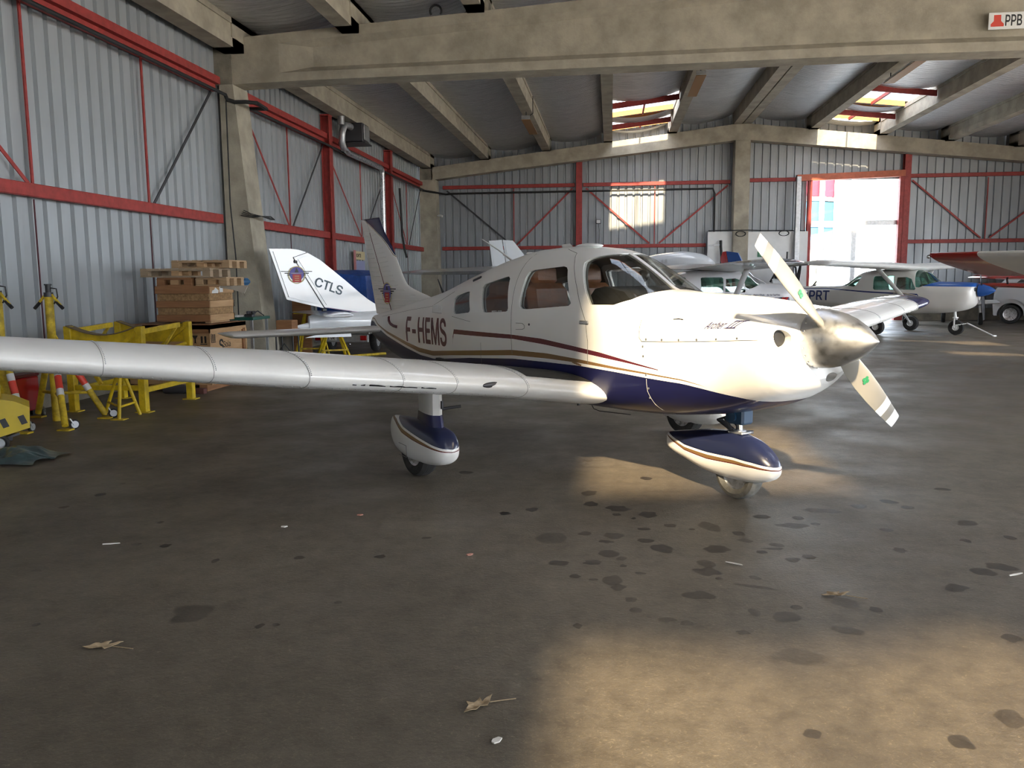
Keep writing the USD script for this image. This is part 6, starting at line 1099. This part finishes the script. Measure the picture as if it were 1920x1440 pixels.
STAINS = [(0.29,6.55,0.042,0.063,0.3,0.65),(-0.15,6.05,0.054,0.084,-0.2,0.37),(-0.13,5.75,0.054,0.063,0.1,0.61),(0.06,5.65,0.084,0.074,-0.1,0.56),(0.26,5.52,0.063,0.075,0.1,0.54),(-0.53,5.57,0.043,0.053,-0.2,0.53),(-0.7,5.46,0.034,0.043,-0.1,0.48),(0.05,5.5,0.032,0.032,0.3,0.58),(0.16,5.42,0.019,0.019,0.0,0.65),(0.22,5.19,0.043,0.032,-0.1,0.49),(0.39,5.28,0.043,0.042,-0.3,0.36),(0.52,5.21,0.021,0.021,-0.1,0.5),(0.64,5.28,0.064,0.105,0.2,0.47),(-0.02,4.91,0.042,0.032,0.0,0.51),(-0.15,5.06,0.042,0.042,-0.3,0.42),(-0.35,4.95,0.105,0.105,0.0,0.26),(0.22,4.95,0.053,0.042,0.1,0.66),(0.03,5.03,0.064,0.063,0.2,0.41),(-0.0,4.69,0.064,0.063,0.1,0.6),(0.31,4.81,0.063,0.084,0.2,0.63),(-0.28,4.5,0.063,0.042,-0.1,0.6),(-0.09,4.53,0.053,0.042,0.3,0.66),(0.07,4.61,0.034,0.032,0.2,0.4),(0.08,4.49,0.021,0.021,-0.0,0.58),(-0.18,4.3,0.032,0.032,-0.0,0.51),(-0.08,4.26,0.021,0.021,0.0,0.64),(0.02,4.26,0.053,0.074,-0.1,0.61),(0.05,4.16,0.042,0.042,0.2,0.62),(0.11,4.0,0.032,0.032,0.0,0.49),(0.13,3.87,0.032,0.032,0.1,0.64),(0.17,4.38,0.032,0.021,-0.2,0.5),(-0.14,3.66,0.021,0.032,0.1,0.45),(0.36,3.74,0.032,0.032,0.2,0.41),(0.27,3.77,0.042,0.032,0.2,0.44),(0.54,4.57,0.054,0.063,0.3,0.44),(0.53,4.44,0.074,0.064,0.0,0.57),(0.58,4.34,0.021,0.021,0.1,0.51),(0.63,4.83,0.075,0.075,-0.1,0.54),(0.82,5.01,0.042,0.042,0.0,0.41),(1.01,5.54,0.053,0.053,0.1,0.64),(1.17,5.35,0.096,0.064,0.1,0.36),(1.24,5.53,0.042,0.043,-0.2,0.63),(1.32,5.4,0.032,0.032,-0.3,0.58),(0.8,5.15,0.043,0.043,-0.1,0.55),(1.13,4.74,0.042,0.043,0.2,0.42),(1.03,4.68,0.043,0.043,0.0,0.38),(0.88,4.8,0.032,0.034,-0.2,0.62),(0.99,4.94,0.043,0.042,0.2,0.41),(0.96,4.87,0.064,0.021,0.1,0.48),(0.77,4.37,0.032,0.032,-0.1,0.36),(0.75,4.24,0.116,0.021,-0.3,0.34),(0.45,4.09,0.074,0.064,-0.3,0.65),(0.83,3.86,0.064,0.066,-0.3,0.58),(0.69,3.9,0.032,0.043,0.2,0.43),(0.9,3.98,0.032,0.032,-0.2,0.4),(1.09,4.15,0.032,0.034,-0.1,0.57),(1.15,4.06,0.064,0.066,0.3,0.37),(1.07,3.73,0.074,0.043,-0.3,0.4),(1.76,4.32,0.063,0.057,0.1,0.46),(2.0,4.58,0.064,0.066,-0.2,0.58),(2.13,4.67,0.075,0.07,-0.3,0.45),(2.29,5.51,0.075,0.057,0.2,0.49),(1.73,5.31,0.042,0.038,0.2,0.58),(2.42,5.22,0.034,0.043,0.2,0.58),(2.13,5.13,0.032,0.034,-0.0,0.57),(1.68,4.91,0.043,0.043,0.1,0.42),(2.47,6.4,0.064,0.043,-0.2,0.45),(2.04,5.86,0.053,0.043,0.2,0.49),(1.44,5.72,0.137,0.057,-0.1,0.33),(1.72,5.86,0.054,0.064,-0.2,0.51),(0.79,3.44,0.116,0.075,0.1,0.27),(0.71,2.83,0.032,0.034,-0.3,0.48),(1.2,2.83,0.043,0.047,-0.2,0.52),(1.44,3.01,0.054,0.066,-0.3,0.37),(1.76,3.72,0.042,0.047,-0.2,0.4),(0.6,3.66,0.032,0.023,0.0,0.55),(1.27,3.99,0.032,0.034,0.3,0.66),(1.96,6.0,0.064,0.054,-0.2,0.66),(-2.85,4.59,0.032,0.029,-0.1,0.49),(-2.66,4.58,0.032,0.038,0.1,0.54),(-2.23,4.35,0.021,0.038,0.1,0.6),(-1.77,4.45,0.032,0.034,-0.0,0.43),(-1.31,4.51,0.032,0.034,-0.3,0.51),(-3.15,4.1,0.032,0.019,-0.1,0.36),(-2.65,3.42,0.019,0.023,0.1,0.38),(-1.6,3.51,0.021,0.029,-0.2,0.43),(-1.53,3.53,0.021,0.019,-0.2,0.41),(-1.33,3.82,0.021,0.021,0.0,0.42),(-1.12,4.88,0.032,0.021,-0.1,0.5),(-1.18,6.63,0.063,0.054,-0.2,0.55),(-0.71,5.46,0.034,0.043,0.3,0.63),(-3.84,5.33,0.034,0.038,-0.0,0.58),(-2.95,5.04,0.021,0.029,0.0,0.51),(-3.82,6.02,0.021,0.029,-0.0,0.37),(-3.79,5.68,0.043,0.047,-0.2,0.51),(-3.9,6.53,0.034,0.034,0.2,0.38),(-1.99,3.62,0.096,0.118,0.3,0.31)]
LITTER = [('small dry leaf with long stalk on the dark floor at lower left',-2.2,3.22,.4,'leaf'),('dry leaf at the edge of the foreground sunlit patch',-.48,2.89,.9,'leaf'),('curled leaf beside the oil stains at right of the propeller foot',1.12,4.15,.2,'leaf'),
 ('small white paper scrap on the dark floor left of the wheel',-2.09,5.02,.3,'paper'),('long pinkish scrap on the floor in front of the main wheel',-1.68,5.33,.2,'pink'),('small pink scrap nearest the oil-stained area',-.8,4.59,.8,'pink'),('thin pale strip on the dark floor at left',-3.01,4.58,.3,'strip'),('pale crumb by the lower picture edge',-.38,2.67,.9,'paper'),('thin curved pale strip among the oil stains',.69,4.58,-.5,'strip'),('thin pale strip right of the large oil stains',2.15,4.55,.5,'strip')]
# ================================================================== MARKS AND LITTER ON THE FLOOR
stain_mat = usdkit.material(stage, '/World/Looks/oil_stain', {'at': ('attribute', {'attribute': 'soft'}), 'tc': ('texture_coordinate', {}), 'n': ('noise_texture', {'scale': 16.0, 'detail': 5.0}), 'mr': ('map_range', {'from_min': .3, 'from_max': .7, 'to_min': .75, 'to_max': 1.15, 'clamp': True}), 'm': ('math', {'math_type': 'multiply', 'use_clamp': True}),
    't': ('transparent_bsdf', {'color': (1, 1, 1)}), 'p': ('principled_bsdf', {'base_color': (.026, .021, .017), 'roughness': .42}), 'mx': ('mix_closure', {})}, [('tc.object', 'n.vector'), ('n.fac', 'mr.value'), ('at.fac', 'm.value1'), ('mr.result', 'm.value2'), ('m.value', 'mx.fac'), ('t.BSDF', 'mx.closure1'), ('p.BSDF', 'mx.closure2')], surface='mx.closure')
_Tn = Sdf.ValueTypeNames
def stain(x, y, rx_, ry_, a, seed, strength, name='oil_stain'):
    """a flat irregular patch whose edge fades out"""
    n = 26; r0 = np.random.default_rng(seed); q = np.linspace(0, 2 * PI, n, endpoint=False); rad = 1 + sum(r0.normal() * .13 / k ** .6 * np.cos(k * q + r0.random() * 6) for k in range(2, 7)); V = [(x, y, .0012)]; al = [strength]
    for f, s in ((.55, 1), (.86, .95), (1.05, 0)):
        c, d = rad * f * np.cos(q) * rx_, rad * f * np.sin(q) * ry_; V += list(zip(x + c * math.cos(a) - d * math.sin(a), y + c * math.sin(a) + d * math.cos(a), np.full(n, .0012))); al += [s * strength] * n
    F = [[0, 1 + j, 1 + (j + 1) % n] for j in range(n)]
    for k in range(2):
        for j in range(n): A, B = 1 + k * n + j, 1 + k * n + (j + 1) % n; F += [[A, A + n, B + n], [A, B + n, B]]
    o = obj(name, trimesh.Trimesh(np.array(V), F, process=False), stain_mat, floor, smooth=False)
    UsdGeom.PrimvarsAPI(o).CreatePrimvar('soft', _Tn.FloatArray, 'vertex').Set([float(v) for v in al])
for i, (x, y, w, d, a, s) in enumerate(STAINS): stain(x, y, w, d, a, 100 + i, s)
leaf_m = mat('dry_leaf', (.30, .22, .13), .8); paper_m = mat('paper_scrap', (.6, .57, .52), .8); pink_m = mat('pink_scrap', (.42, .20, .15), .8)
for i, (lab, x, y, rz, kind) in enumerate(LITTER):
    if kind == 'leaf':
        P_ = sg.Polygon([(-.07, 0), (-.03, .02), (-.02, .045), (0, .02), (.04, .035), (.03, .01), (.09, .02), (.05, -.01), (.02, -.03), (0, -.012), (-.03, -.02)]); g = prism(P_, 0, .002, 'z'); g = trimesh.Trimesh(*trimesh.remesh.subdivide_to_size(g.vertices, g.faces, .02, 20), process=False); g.vertices[:, 2] += .004 + .012 * meshkit.noise(g.vertices * 40 + i)
        t = thing('dry_leaf', lab, 'leaf', (x, y, 0), rz); obj('blade', g, leaf_m, t, smooth=False); obj('stalk', tube([(.05, -.01, .006), (.10, -.035, .004), (.14, -.06, .004)], .002, 5), leaf_m, t)
    else:
        P_ = sg.Polygon([(-.02, -.008), (.0, -.014), (.022, -.004), (.018, .010), (-.006, .014), (-.02, .006)]); obj('paper_scrap', moved(prism(P_, 0.001, .006, 'z'), loc=(x, y, 0), rz=rz, s=1.0 if kind != 'strip' else [2.4, .5, 1]), pink_m if kind == 'pink' else paper_m, None, smooth=False, label=lab, cat='scrap')
